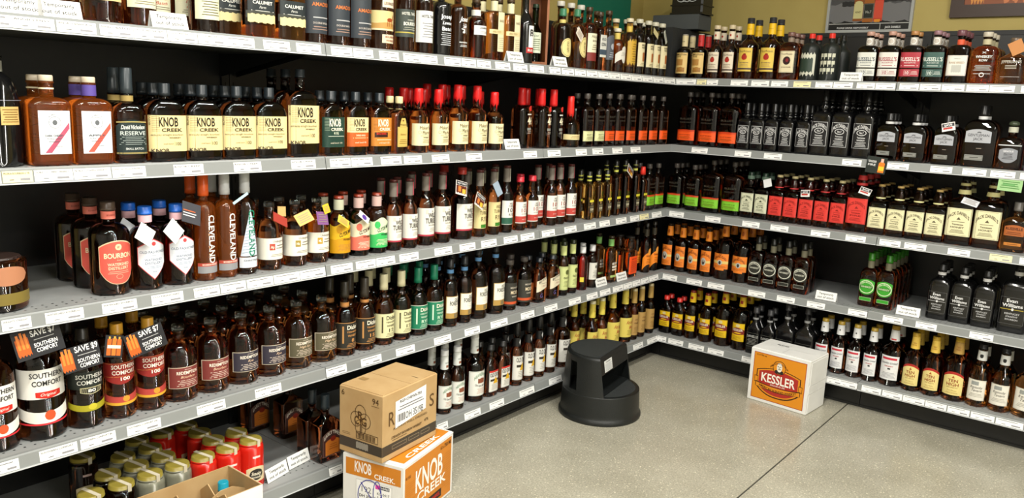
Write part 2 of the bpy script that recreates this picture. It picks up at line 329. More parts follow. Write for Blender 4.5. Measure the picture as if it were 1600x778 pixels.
ROWS = [
('L', 1, 'cream_batch', [(-3.205,0.18,0,0),(-3.127,0.08,0,1),(-3.103,0.18,0,2)]),
('L', 1, 'cream_red', [(-3.028,0.077,0,0),(-2.931,0.177,0,1),(-2.835,0.177,0,2)]),
('L', 1, 'label1920', [(-2.832,0.074,0,0)]),
('L', 1, 'calumet', [(-2.728,0.117,0,0),(-2.66,0.057,0,1),(-2.611,0.117,0,2),(-2.543,0.057,0,3)]),
('L', 1, 'amador', [(-2.436,0.077,0,0),(-2.339,0.077,0,1),(-2.242,0.077,0,2)]),
('L', 1, 'lexington', [(-2.14,0.082,0,0)]),
('L', 1, 'hotel_black', [(-2.028,0.07,0,0)]),
('L', 1, 'hotel_white', [(-1.929,0.069,0,0)]),
('L', 1, 'etched_white', [(-1.829,0.071,0,0)]),
('L', 1, 'etched_rye', [(-1.734,0.071,0,0)]),
('L', 1, 'longbranch', [(-1.62,0.074,0,0)]),
('L', 1, 'ribbon', [(-1.523,0.06,0,0),(-1.414,0.06,0,1),(-1.523,0.126,1,0),(-1.414,0.126,1,1)]),
('L', 1, 'tall_black', [(-1.299,0.07,0,0)]),
('L', 1, 'oval', [(-1.012,0.074,0,0)]),
('L', 1, 'tall_stopper', [(-0.8,0.243,0,0),(-0.711,0.243,0,1),(-0.623,0.243,0,2)]),
('L', 1, 'oval_amber', [(-0.888,0.078,0,0)]),
('L', 1, 'michter', [(-0.795,0.073,0,0)]),
('L', 1, 'column', [(-0.717,0.06,0,0)]),
('L', 1, 'silver', [(-0.634,0.063,0,0),(-0.634,0.135,1,0)]),
('L', 1, 'shield', [(-0.523,0.075,0,0)]),
('L', 1, 'gold_label', [(-0.417,0.07,0,0),(-0.417,0.156,1,0)]),
('L', 1, 'high_west', [(-0.325,0.066,0,0),(-0.231,0.066,0,1),(-0.157,0.066,0,2),(-0.08,0.066,0,3),(-0.325,0.144,1,0),(-0.231,0.144,1,1),(-0.157,0.144,1,2)]),
('L', 2, 'jug', [(-3.406,0.103,0,0)]),
('L', 2, 'noble_cherry', [(-3.285,0.07,0,0),(-3.285,0.146,1,0)]),
('L', 2, 'noble_apple', [(-3.178,0.07,0,0),(-3.178,0.146,1,0)]),
('L', 2, 'nicholson', [(-3.076,0.07,0,0),(-3.076,0.146,1,0)]),
('L', 2, 'knob', [(-2.969,0.065,0,0),(-2.852,0.065,0,1),(-2.735,0.065,0,2),(-2.618,0.065,0,3),(-2.969,0.131,1,0),(-2.852,0.131,1,1),(-2.735,0.131,1,2),(-2.618,0.131,1,3),(-2.969,0.197,2,0),(-2.852,0.197,2,1),(-2.735,0.197,2,2),(-2.618,0.197,2,3)]),
('L', 2, 'knob_large', [(-2.491,0.073,0,0),(-2.491,0.154,1,0),(-2.491,0.235,2,0)]),
('L', 2, 'knob_rye', [(-2.369,0.064,0,0),(-2.369,0.128,1,0)]),
('L', 2, 'knob_maple', [(-2.26,0.064,0,0),(-2.26,0.128,1,0),(-2.26,0.192,2,0)]),
('L', 2, 'knob_barrel', [(-2.148,0.064,0,0),(-2.148,0.128,1,0)]),
('L', 2, 'watkins', [(-2.055,0.058,0,0),(-2.055,0.109,1,0)]),
('L', 2, 'makers', [(-1.938,0.074,0,0),(-1.827,0.074,0,1),(-1.483,0.074,0,2),(-1.938,0.158,1,0),(-1.827,0.158,1,1),(-1.483,0.158,1,2),(-1.938,0.242,2,0),(-1.827,0.242,2,1)]),
('L', 2, 'makers_large', [(-1.711,0.077,0,0),(-1.592,0.077,0,1),(-1.711,0.167,1,0),(-1.592,0.167,1,1),(-1.711,0.257,2,0),(-1.592,0.257,2,1)]),
('L', 2, 'makers46', [(-1.227,0.127,0,0),(-1.141,0.077,0,1),(-1.047,0.077,0,2),(-1.141,0.167,1,1),(-1.047,0.167,1,2)]),
('L', 2, 'cask', [(-0.893,0.085,0,0)]),
('L', 2, 'bulleit_ten', [(-0.786,0.062,0,0),(-0.682,0.062,0,1),(-0.786,0.123,1,0)]),
('L', 2, 'bulleit', [(-0.585,0.062,0,0),(-0.485,0.062,0,1),(-0.374,0.062,0,2),(-0.245,0.062,0,3),(-0.132,0.062,0,4),(-0.014,0.062,0,5),(-0.374,0.123,1,2),(-0.245,0.123,1,3)]),
('L', 3, 'mug', [(-3.42,0.105,0,0)]),
('L', 3, 'watershed', [(-3.135,0.089,0,0),(-3.135,0.203,1,0),(-3.135,0.317,2,0)]),
('L', 3, 'old_fashioned', [(-3.033,0.082,0,0),(-2.937,0.082,0,1),(-3.033,0.182,1,0),(-2.937,0.182,1,1)]),
('L', 3, 'cleveland', [(-2.854,0.07,0,0),(-2.854,0.146,1,0)]),
('L', 3, 'cleveland_white', [(-2.782,0.07,0,0),(-2.782,0.146,1,0)]),
('L', 3, 'christmas', [(-2.71,0.07,0,0)]),
('L', 3, 'under_apple', [(-2.615,0.077,0,0),(-2.615,0.166,1,0)]),
('L', 3, 'under_hickory', [(-2.513,0.077,0,0),(-2.513,0.166,1,0)]),
('L', 3, 'under_maple', [(-2.421,0.077,0,0),(-2.421,0.166,1,0)]),
('L', 3, 'clyde_yellow', [(-2.324,0.077,0,0),(-2.324,0.166,1,0)]),
('L', 3, 'clyde_pink', [(-2.232,0.077,0,0),(-2.232,0.166,1,0)]),
('L', 3, 'clyde_green', [(-2.144,0.077,0,0),(-2.144,0.166,1,0)]),
('L', 3, 'turkey', [(-2.067,0.068,0,0),(-1.982,0.068,0,1),(-2.067,0.14,1,0),(-1.982,0.14,1,1)]),
('L', 3, 'turkey_large', [(-1.89,0.072,0,0),(-1.794,0.072,0,1),(-1.89,0.152,1,0),(-1.794,0.152,1,1)]),
('L', 3, 'turkey_jug', [(-1.663,0.085,0,0),(-1.663,0.191,1,0)]),
('L', 3, 'turkey_rye', [(-1.568,0.067,0,0),(-1.474,0.067,0,1),(-1.568,0.137,1,0),(-1.474,0.137,1,1)]),
('L', 3, 'turkey101_rye', [(-1.385,0.067,0,0),(-1.385,0.137,1,0)]),
('L', 3, 'turkey101_plastic', [(-1.286,0.068,0,0),(-1.195,0.068,0,1),(-1.195,0.14,1,1)]),
('L', 3, 'turkey101', [(-1.09,0.117,0,0),(-1.046,0.067,0,1),(-0.976,0.067,0,2),(-0.883,0.067,0,3),(-0.976,0.137,1,2),(-0.883,0.137,1,3)]),
('L', 3, 'slim_gold', [(-0.729,0.059,0,0),(-0.673,0.149,0,1),(-0.645,0.059,0,2),(-0.559,0.059,0,3),(-0.729,0.113,1,0),(-0.559,0.113,1,3)]),
('L', 3, 'slim_dark', [(-0.47,0.063,0,0),(-0.378,0.063,0,1),(-0.269,0.063,0,2),(-0.47,0.125,1,0),(-0.378,0.125,1,1),(-0.269,0.125,1,2)]),
('L', 3, 'slim_red', [(-0.186,0.062,0,0)]),
('L', 3, 'rye', [(-0.11,0.064,0,0),(-0.006,0.064,0,1),(-0.11,0.128,1,0)]),
('L', 4, 'comfort_small', [(-3.452,0.092,0,0)]),
('L', 4, 'comfort', [(-3.337,0.101,0,0)]),
('L', 4, 'comfort_black', [(-3.225,0.089,0,0),(-3.225,0.193,1,0)]),
('L', 4, 'comfort_red', [(-3.13,0.085,0,0),(-3.038,0.085,0,1),(-3.13,0.181,1,0),(-3.038,0.181,1,1)]),
('L', 4, 'redemption_bourbon', [(-2.938,0.094,0,0),(-2.828,0.094,0,1),(-2.938,0.208,1,0),(-2.828,0.208,1,1),(-2.938,0.322,2,0),(-2.828,0.322,2,1)]),
('L', 4, 'redemption_rye', [(-2.718,0.094,0,0),(-2.608,0.094,0,1),(-2.718,0.208,1,0),(-2.608,0.208,1,1),(-2.718,0.322,2,0),(-2.608,0.322,2,1)]),
('L', 4, 'redemption_high', [(-2.498,0.094,0,0),(-2.388,0.094,0,1),(-2.498,0.208,1,0),(-2.388,0.208,1,1),(-2.498,0.322,2,0),(-2.388,0.322,2,1)]),
('L', 4, 'dickel_eight', [(-2.292,0.081,0,0),(-2.292,0.169,1,0)]),
('L', 4, 'dickel_twelve', [(-2.196,0.081,0,0),(-2.196,0.169,1,0)]),
('L', 4, 'dickel_cream', [(-2.099,0.081,0,0),(-2.006,0.081,0,1),(-2.099,0.169,1,0),(-2.006,0.169,1,1),(-2.099,0.257,2,0),(-2.006,0.257,2,1)]),
('L', 4, 'dickel_rye', [(-1.914,0.081,0,0),(-1.821,0.081,0,1),(-1.914,0.169,1,0),(-1.821,0.169,1,1),(-1.914,0.257,2,0),(-1.821,0.257,2,1)]),
('L', 4, 'forester', [(-1.73,0.075,0,0),(-1.641,0.075,0,1),(-1.73,0.151,1,0),(-1.641,0.151,1,1),(-1.73,0.227,2,0),(-1.641,0.227,2,1)]),
('L', 4, 'forester_large', [(-1.54,0.086,0,0),(-1.421,0.086,0,1),(-1.54,0.184,1,0),(-1.421,0.184,1,1)]),
('L', 4, 'moon_dark', [(-1.326,0.077,0,0)]),
('L', 4, 'moon_grey', [(-1.217,0.079,0,0),(-1.217,0.163,1,0)]),
('L', 4, 'big_house', [(-1.108,0.07,0,0),(-0.998,0.07,0,1),(-1.108,0.136,1,0),(-0.998,0.136,1,1)]),
('L', 4, 'old_tub', [(-0.908,0.068,0,0),(-0.829,0.068,0,1),(-0.908,0.13,1,0),(-0.829,0.13,1,1),(-0.908,0.192,2,0),(-0.829,0.192,2,1)]),
('L', 4, 'red_brandy', [(-0.734,0.069,0,0)]),
('L', 4, 'white_band', [(-0.645,0.068,0,0),(-0.645,0.13,1,0)]),
('L', 4, 'green_neck', [(-0.459,0.07,0,0),(-0.443,0.16,0,1)]),
('L', 4, 'orange_square', [(-0.252,0.073,0,0),(-0.252,0.144,1,0)]),
('L', 4, 'orange_badge', [(-0.077,0.069,0,0),(0.013,0.069,0,1),(-0.077,0.133,1,0),(0.013,0.133,1,1)]),
('L', 5, 'early', [(-2.435,0.475,0,0),(-2.409,0.065,0,1),(-2.378,0.335,0,2),(-2.409,0.141,1,1)]),
('L', 5, 'heaven', [(-1.78,0.065,0,0),(-1.7,0.065,0,1),(-1.78,0.141,1,0),(-1.7,0.141,1,1)]),
('L', 5, 'heaven_large', [(-1.574,0.077,0,0),(-1.574,0.177,1,0)]),
('L', 5, 'crow_red', [(-1.482,0.06,0,0),(-1.396,0.06,0,1),(-1.482,0.126,1,0),(-1.396,0.126,1,1)]),
('L', 5, 'crow', [(-1.288,0.063,0,0),(-1.199,0.063,0,1),(-1.112,0.063,0,2),(-1.021,0.063,0,3),(-1.288,0.135,1,0),(-1.199,0.135,1,1),(-1.112,0.135,1,2),(-1.021,0.135,1,3)]),
('L', 5, 'crow_large', [(-0.902,0.074,0,0)]),
('L', 5, 'ancient', [(-0.697,0.145,0,0),(-0.643,0.065,0,1),(-0.611,0.145,0,2),(-0.548,0.065,0,3),(-0.697,0.221,1,0),(-0.611,0.221,1,2)]),
('L', 5, 'ancient_large', [(-0.422,0.075,0,0),(-0.289,0.075,0,1),(-0.422,0.171,1,0),(-0.289,0.171,1,1)]),
('L', 5, 'tan_wrap', [(-0.215,0.059,0,0),(-0.132,0.059,0,1),(-0.027,0.059,0,2),(-0.132,0.123,1,1)]),
('R', 1, 'templeton', [(-0.003,0.082,0,0),(-0.003,0.172,1,0)]),
('R', 1, 'templeton_red', [(0.096,0.082,0,0),(0.096,0.172,1,0)]),
('R', 1, 'roses_small', [(0.19,0.079,0,0),(0.277,0.079,0,1),(0.19,0.163,1,0),(0.277,0.163,1,1)]),
('R', 1, 'roses_yellow', [(0.374,0.093,0,0),(0.495,0.093,0,1),(0.374,0.205,1,0),(0.495,0.205,1,1)]),
('R', 1, 'roses_barrel', [(0.609,0.073,0,0),(0.609,0.144,1,0),(0.609,0.215,2,0)]),
('R', 1, 'blackbird', [(0.712,0.088,0,0),(0.712,0.19,1,0)]),
('R', 1, 'blackbirds', [(0.812,0.088,0,0)]),
('R', 1, 'black_plain', [(0.763,0.344,0,0),(0.833,0.204,0,1)]),
('R', 1, 'russell_white', [(1.001,0.075,0,0),(1.001,0.151,1,0),(1.001,0.227,2,0)]),
('R', 1, 'russell_red', [(1.101,0.075,0,0),(1.101,0.151,1,0),(1.101,0.227,2,0)]),
('R', 1, 'russell_crimson', [(1.201,0.075,0,0),(1.201,0.151,1,0)]),
('R', 1, 'russell_green', [(1.3,0.075,0,0),(1.3,0.151,1,0),(1.3,0.227,2,0)]),
('R', 1, 'longbranch_red', [(1.4,0.075,0,0),(1.4,0.151,1,0),(1.4,0.227,2,0)]),
('R', 1, 'row_white', [(1.506,0.077,0,0),(1.506,0.158,1,0),(1.506,0.239,2,0)]),
('R', 1, 'jefferson', [(1.618,0.08,0,0)]),
('R', 2, 'bulleit_large', [(0.056,0.087,0,0),(0.187,0.087,0,1),(0.306,0.087,0,2),(0.056,0.166,1,0),(0.187,0.166,1,1),(0.306,0.166,1,2),(0.056,0.245,2,0),(0.187,0.245,2,1),(0.306,0.245,2,2)]),
('R', 2, 'jack', [(0.404,0.087,0,0),(0.48,0.087,0,1),(0.556,0.087,0,2),(0.638,0.087,0,3),(0.725,0.087,0,4),(0.404,0.167,1,0),(0.48,0.167,1,1),(0.556,0.167,1,2),(0.638,0.167,1,3),(0.725,0.167,1,4),(0.48,0.247,2,1),(0.556,0.247,2,2),(0.638,0.247,2,3),(0.725,0.247,2,4)]),
('R', 2, 'jack_large', [(0.812,0.099,0,0),(0.914,0.099,0,1),(1.021,0.099,0,2),(0.812,0.203,1,0),(0.914,0.203,1,1),(1.021,0.203,1,2),(0.812,0.307,2,0),(0.914,0.307,2,1),(1.021,0.307,2,2)]),
('R', 2, 'gentleman', [(1.138,0.08,0,0),(1.259,0.08,0,1),(1.393,0.08,0,2),(1.138,0.145,1,0),(1.259,0.145,1,1),(1.393,0.145,1,2),(1.138,0.211,2,0),(1.259,0.211,2,1),(1.393,0.211,2,2)]),
('R', 2, 'gentleman_large', [(1.533,0.089,0,0),(1.533,0.172,1,0)]),
('R', 2, 'single_barrel', [(1.658,0.09,0,0)]),
('R', 3, 'rye', [(-0.005,0.109,0,0),(0.111,0.109,0,1),(-0.005,0.173,1,0),(0.111,0.173,1,1),(-0.005,0.238,2,0),(0.111,0.238,2,1)]),
('R', 3, 'rye_large', [(0.224,0.116,0,0),(0.349,0.116,0,1),(0.224,0.194,1,0),(0.349,0.194,1,1),(0.224,0.272,2,0),(0.349,0.272,2,1)]),
('R', 3, 'jack_rye', [(0.448,0.119,0,0),(0.528,0.119,0,1),(0.448,0.203,1,0),(0.528,0.203,1,1)]),
('R', 3, 'jack_fire', [(0.609,0.12,0,0),(0.69,0.12,0,1),(0.772,0.12,0,2),(0.854,0.12,0,3),(0.936,0.12,0,4),(0.609,0.206,1,0),(0.69,0.206,1,1),(0.772,0.206,1,2),(0.854,0.206,1,3),(0.936,0.206,1,4),(0.609,0.292,2,0),(0.69,0.292,2,1),(0.772,0.292,2,2),(0.854,0.292,2,3),(0.936,0.292,2,4)]),
('R', 3, 'jack_fire_large', [(1.03,0.133,0,0),(1.03,0.245,1,0),(1.03,0.357,2,0)]),
('R', 3, 'jack_honey', [(1.128,0.123,0,0),(1.216,0.123,0,1),(1.304,0.123,0,2),(1.391,0.123,0,3),(1.128,0.215,1,0),(1.216,0.215,1,1),(1.304,0.215,1,2),(1.391,0.215,1,3),(1.128,0.307,2,0),(1.216,0.307,2,1),(1.304,0.307,2,2),(1.391,0.307,2,3)]),
('R', 3, 'jack_honey_large', [(1.494,0.138,0,0),(1.612,0.138,0,1),(1.494,0.26,1,0),(1.612,0.26,1,1)]),
('R', 3, 'russville', [(1.722,0.115,0,0)]),
('R', 4, 'grandad', [(-0.02,0.12,0,0),(0.065,0.12,0,1),(0.148,0.12,0,2),(0.23,0.12,0,3),(-0.02,0.206,1,0),(0.065,0.206,1,1),(0.148,0.206,1,2),(0.23,0.206,1,3),(-0.02,0.292,2,0),(0.065,0.292,2,1),(0.148,0.292,2,2),(0.23,0.292,2,3)]),
('R', 4, 'grandad_large', [(0.324,0.134,0,0),(0.434,0.134,0,1),(0.324,0.248,1,0),(0.434,0.248,1,1),(0.324,0.362,2,0),(0.434,0.362,2,1)]),
('R', 4, 'ezra', [(0.531,0.115,0,0),(0.615,0.115,0,1),(0.699,0.115,0,2),(0.784,0.115,0,3),(0.531,0.191,1,0),(0.615,0.191,1,1),(0.699,0.191,1,2),(0.784,0.191,1,3)]),
('R', 4, 'ezra_green', [(1.125,0.115,0,0),(1.21,0.115,0,1),(1.125,0.191,1,0),(1.21,0.191,1,1),(1.125,0.267,2,0),(1.21,0.267,2,1),(1.125,0.343,3,0),(1.21,0.343,3,1),(1.125,0.419,4,0),(1.21,0.419,4,1)]),
('R', 4, 'evan', [(1.452,0.113,0,0),(1.548,0.113,0,1),(1.644,0.113,0,2),(1.452,0.185,1,0),(1.548,0.185,1,1),(1.644,0.185,1,2),(1.452,0.257,2,0),(1.548,0.257,2,1),(1.644,0.257,2,2)]),
('R', 4, 'evan_large', [(1.765,0.122,0,0)]),
('R', 5, 'kessler_flask', [(0.025,0.075,0,0),(0.109,0.075,0,1),(0.025,0.131,1,0),(0.109,0.131,1,1)]),
('R', 5, 'kessler', [(0.187,0.088,0,0),(0.28,0.088,0,1),(0.187,0.17,1,0),(0.28,0.17,1,1)]),
('R', 5, 'kessler_large', [(0.382,0.099,0,0),(0.486,0.099,0,1),(0.382,0.203,1,0),(0.486,0.203,1,1),(0.382,0.307,2,0),(0.486,0.307,2,1)]),
('R', 5, 'ebony', [(0.576,0.079,0,0),(0.656,0.079,0,1),(0.576,0.144,1,0),(0.656,0.144,1,1)]),
('R', 5, 'ebony_large', [(0.748,0.089,0,0),(0.854,0.089,0,1),(0.748,0.173,1,0),(0.854,0.173,1,1)]),
('R', 5, 'canadian', [(0.948,0.09,0,0),(1.03,0.09,0,1),(1.111,0.09,0,2),(1.193,0.09,0,3),(0.948,0.176,1,0),(1.03,0.176,1,1),(1.111,0.176,1,2),(1.193,0.176,1,3)]),
('R', 5, 'canadian_large', [(1.288,0.104,0,0),(1.288,0.218,1,0)]),
('R', 5, 'tenhigh', [(1.387,0.094,0,0),(1.477,0.094,0,1),(1.387,0.188,1,0),(1.477,0.188,1,1),(1.387,0.282,2,0),(1.477,0.282,2,1)]),
('R', 5, 'tenhigh_large', [(1.576,0.103,0,0),(1.576,0.215,1,0)]),
('R', 5, 'tavern', [(1.676,0.096,0,0),(1.77,0.096,0,1),(1.676,0.194,1,0),(1.77,0.194,1,1)]),
('R', 5, 'tavern_large', [(1.877,0.11,0,0)]),
]
JARS = [('jar_red', -0.056, -2.714), ('jar_red', -0.056, -2.801), ('jar_red', -0.056, -2.889), ('jar_clear', -0.056, -2.976), ('jar_clear', -0.056, -3.064), ('jar_dark', -0.056, -3.151), ('jar_dark', -0.056, -3.239), ('jar_red', -0.1425, -2.714), ('jar_red', -0.1425, -2.801), ('jar_clear', -0.1425, -2.976), ('jar_clear', -0.1425, -3.064), ('jar_dark', -0.1425, -3.151), ('jar_red', -0.22899999999999998, -2.801), ('jar_red', -0.31549999999999995, -2.889), ('jar_red', -0.31549999999999995, -2.801), ('jar_clear', -0.22899999999999998, -2.976), ('jar_clear', -0.22899999999999998, -3.064), ('jar_dark', -0.31549999999999995, -3.151), ('jar_clear', -0.31549999999999995, -2.976)]
TAGS = {('L', 1): [(-3.444, -3.383, 0),(-3.382, -3.287, 0),(-3.282, -3.185, 0),(-3.176, -3.088, 0),(-3.087, -2.994, 0),(-2.992, -2.904, 0),(-2.902, -2.813, 0),(-2.813, -2.718, 0),(-2.687, -2.589, 0),(-2.565, -2.469, 0),(-2.428, -2.338, 0),(-2.335, -2.244, 0),(-2.218, -2.123, 0),(-2.101, -2.017, 0),(-2.014, -1.926, 0),(-1.888, -1.794, 0),(-1.791, -1.704, 0),(-1.7, -1.613, 0),(-1.585, -1.489, 0),(-1.468, -1.371, 0),(-1.353, -1.252, 0),(-1.209, -1.126, 0),(-1.116, -1.019, 0),(-1.013, -0.918, 0),(-0.912, -0.818, 0),(-0.812, -0.72, 0),(-0.714, -0.612, 0),(-0.606, -0.506, 0),(-0.5, -0.396, 0),(-0.39, -0.281, 0),(-0.274, -0.162, 0),(-0.154, -0.029, 0)], ('L', 2): [(-3.471, -3.432, 0),(-3.429, -3.359, 1),(-3.356, -3.264, 0),(-3.262, -3.166, 0),(-3.163, -3.07, 0),(-2.989, -2.896, 0),(-2.797, -2.7, 0),(-2.588, -2.492, 0),(-2.433, -2.342, 0),(-2.339, -2.243, 0),(-2.203, -2.103, 0),(-2.09, -1.997, 0),(-1.942, -1.845, 0),(-1.748, -1.649, 0),(-1.372, -1.274, 0),(-1.192, -1.092, 0),(-0.966, -0.873, 0),(-0.823, -0.724, 0),(-0.64, -0.541, 0),(-0.457, -0.358, 0)], ('L', 3): [(-3.454, -3.387, 0),(-3.353, -3.257, 0),(-3.208, -3.112, 0),(-3.069, -2.973, 0),(-2.939, -2.854, 0),(-2.852, -2.761, 0),(-2.759, -2.662, 0),(-2.659, -2.559, 0),(-2.556, -2.453, 0),(-2.428, -2.331, 0),(-2.316, -2.223, 0),(-2.22, -2.127, 0),(-2.105, -2.003, 0),(-1.915, -1.815, 0),(-1.77, -1.671, 0),(-1.634, -1.533, 0),(-1.485, -1.387, 0),(-1.364, -1.265, 0),(-1.206, -1.105, 0),(-1.027, -0.924, 0),(-0.857, -0.753, 0),(-0.717, -0.62, 0),(-0.557, -0.454, 0),(-0.414, -0.32, 0),(-0.313, -0.214, 1),(-0.178, -0.068, 0)], ('L', 4): [(-3.509, -3.438, 0),(-3.39, -3.294, 0),(-3.286, -3.189, 0),(-3.157, -3.057, 0),(-2.941, -2.845, 0),(-2.736, -2.637, 0),(-2.451, -2.358, 0),(-2.289, -2.189, 0),(-2.114, -2.014, 0),(-1.906, -1.804, 0),(-1.722, -1.623, 0),(-1.551, -1.435, 0),(-1.338, -1.236, 0),(-1.156, -1.052, 0),(-0.955, -0.848, 0),(-0.795, -0.694, 0),(-0.67, -0.57, 0),(-0.544, -0.439, 0),(-0.433, -0.345, 0),(-0.338, -0.254, 0),(-0.247, -0.16, 0),(-0.153, -0.048, 0)], ('L', 5): [(-2.454, -2.395, 0),(-1.893, -1.828, 0),(-1.725, -1.62, 0),(-1.56, -1.457, 0),(-1.344, -1.231, 0),(-1.113, -1.006, 0),(-0.311, -0.204, 0),(-0.153, -0.032, 0)], ('R', 1): [(0.005, 0.131, 0),(0.135, 0.192, 1),(0.196, 0.26, 0),(0.334, 0.431, 0),(0.449, 0.547, 0),(0.557, 0.648, 0),(0.675, 0.763, 1),(0.786, 0.871, 0),(0.874, 0.969, 0),(0.987, 1.07, 0),(1.073, 1.163, 0),(1.18, 1.266, 0),(1.269, 1.359, 0),(1.361, 1.456, 0),(1.463, 1.552, 0),(1.555, 1.651, 0),(1.675, 1.755, 0)], ('R', 2): [(0.137, 0.235, 0),(0.392, 0.487, 0),(0.557, 0.654, 0),(0.96, 1.052, 0),(1.171, 1.268, 0),(1.36, 1.454, 0),(1.494, 1.592, 0),(1.607, 1.704, 0),(1.721, 1.807, 0)], ('R', 3): [(0.029, 0.123, 0),(0.254, 0.347, 0),(0.473, 0.571, 0),(0.631, 0.728, 0),(0.845, 0.943, 0),(1.018, 1.117, 0),(1.18, 1.277, 0),(1.294, 1.39, 0),(1.481, 1.576, 0),(1.654, 1.742, 1),(1.771, 1.858, 0)], ('R', 4): [(0.02, 0.112, 0),(0.173, 0.269, 0),(0.305, 0.405, 0),(0.544, 0.641, 0),(0.705, 0.802, 0),(0.866, 0.959, 0),(1.077, 1.17, 0),(1.24, 1.334, 0),(1.389, 1.484, 0),(1.62, 1.719, 0)], ('R', 5): [(0.027, 0.083, 0),(0.096, 0.195, 0),(0.228, 0.325, 0),(0.348, 0.446, 0),(0.552, 0.644, 0),(0.662, 0.751, 0),(0.769, 0.856, 0),(0.873, 1.006, 0),(1.01, 1.094, 0),(1.097, 1.185, 0),(1.188, 1.283, 0),(1.286, 1.381, 0),(1.384, 1.479, 0),(1.482, 1.577, 0),(1.579, 1.674, 0),(1.677, 1.776, 0),(1.779, 1.89, 0)]}
CARDS = [('L', 1, -3.358, 0.012, 0), ('L', 1, -3.265, 0.012, 0), ('L', 1, -2.975, 0.012, 0), ('L', 1, -1.434, 0.012, 0), ('L', 1, -1.107, 0.012, 0), ('L', 2, -1.384, 0.05, 0), ('L', 4, -0.593, 0.04, 0), ('L', 4, -0.385, 0.04, 0), ('L', 5, -2.623, 0.045, 14), ('L', 5, -2.51, 0.075, 10), ('R', 1, 0.947, 0.02, -5), ('R', 4, 0.938, 0.06, 0), ('R', 4, 1.338, 0.05, 0)]
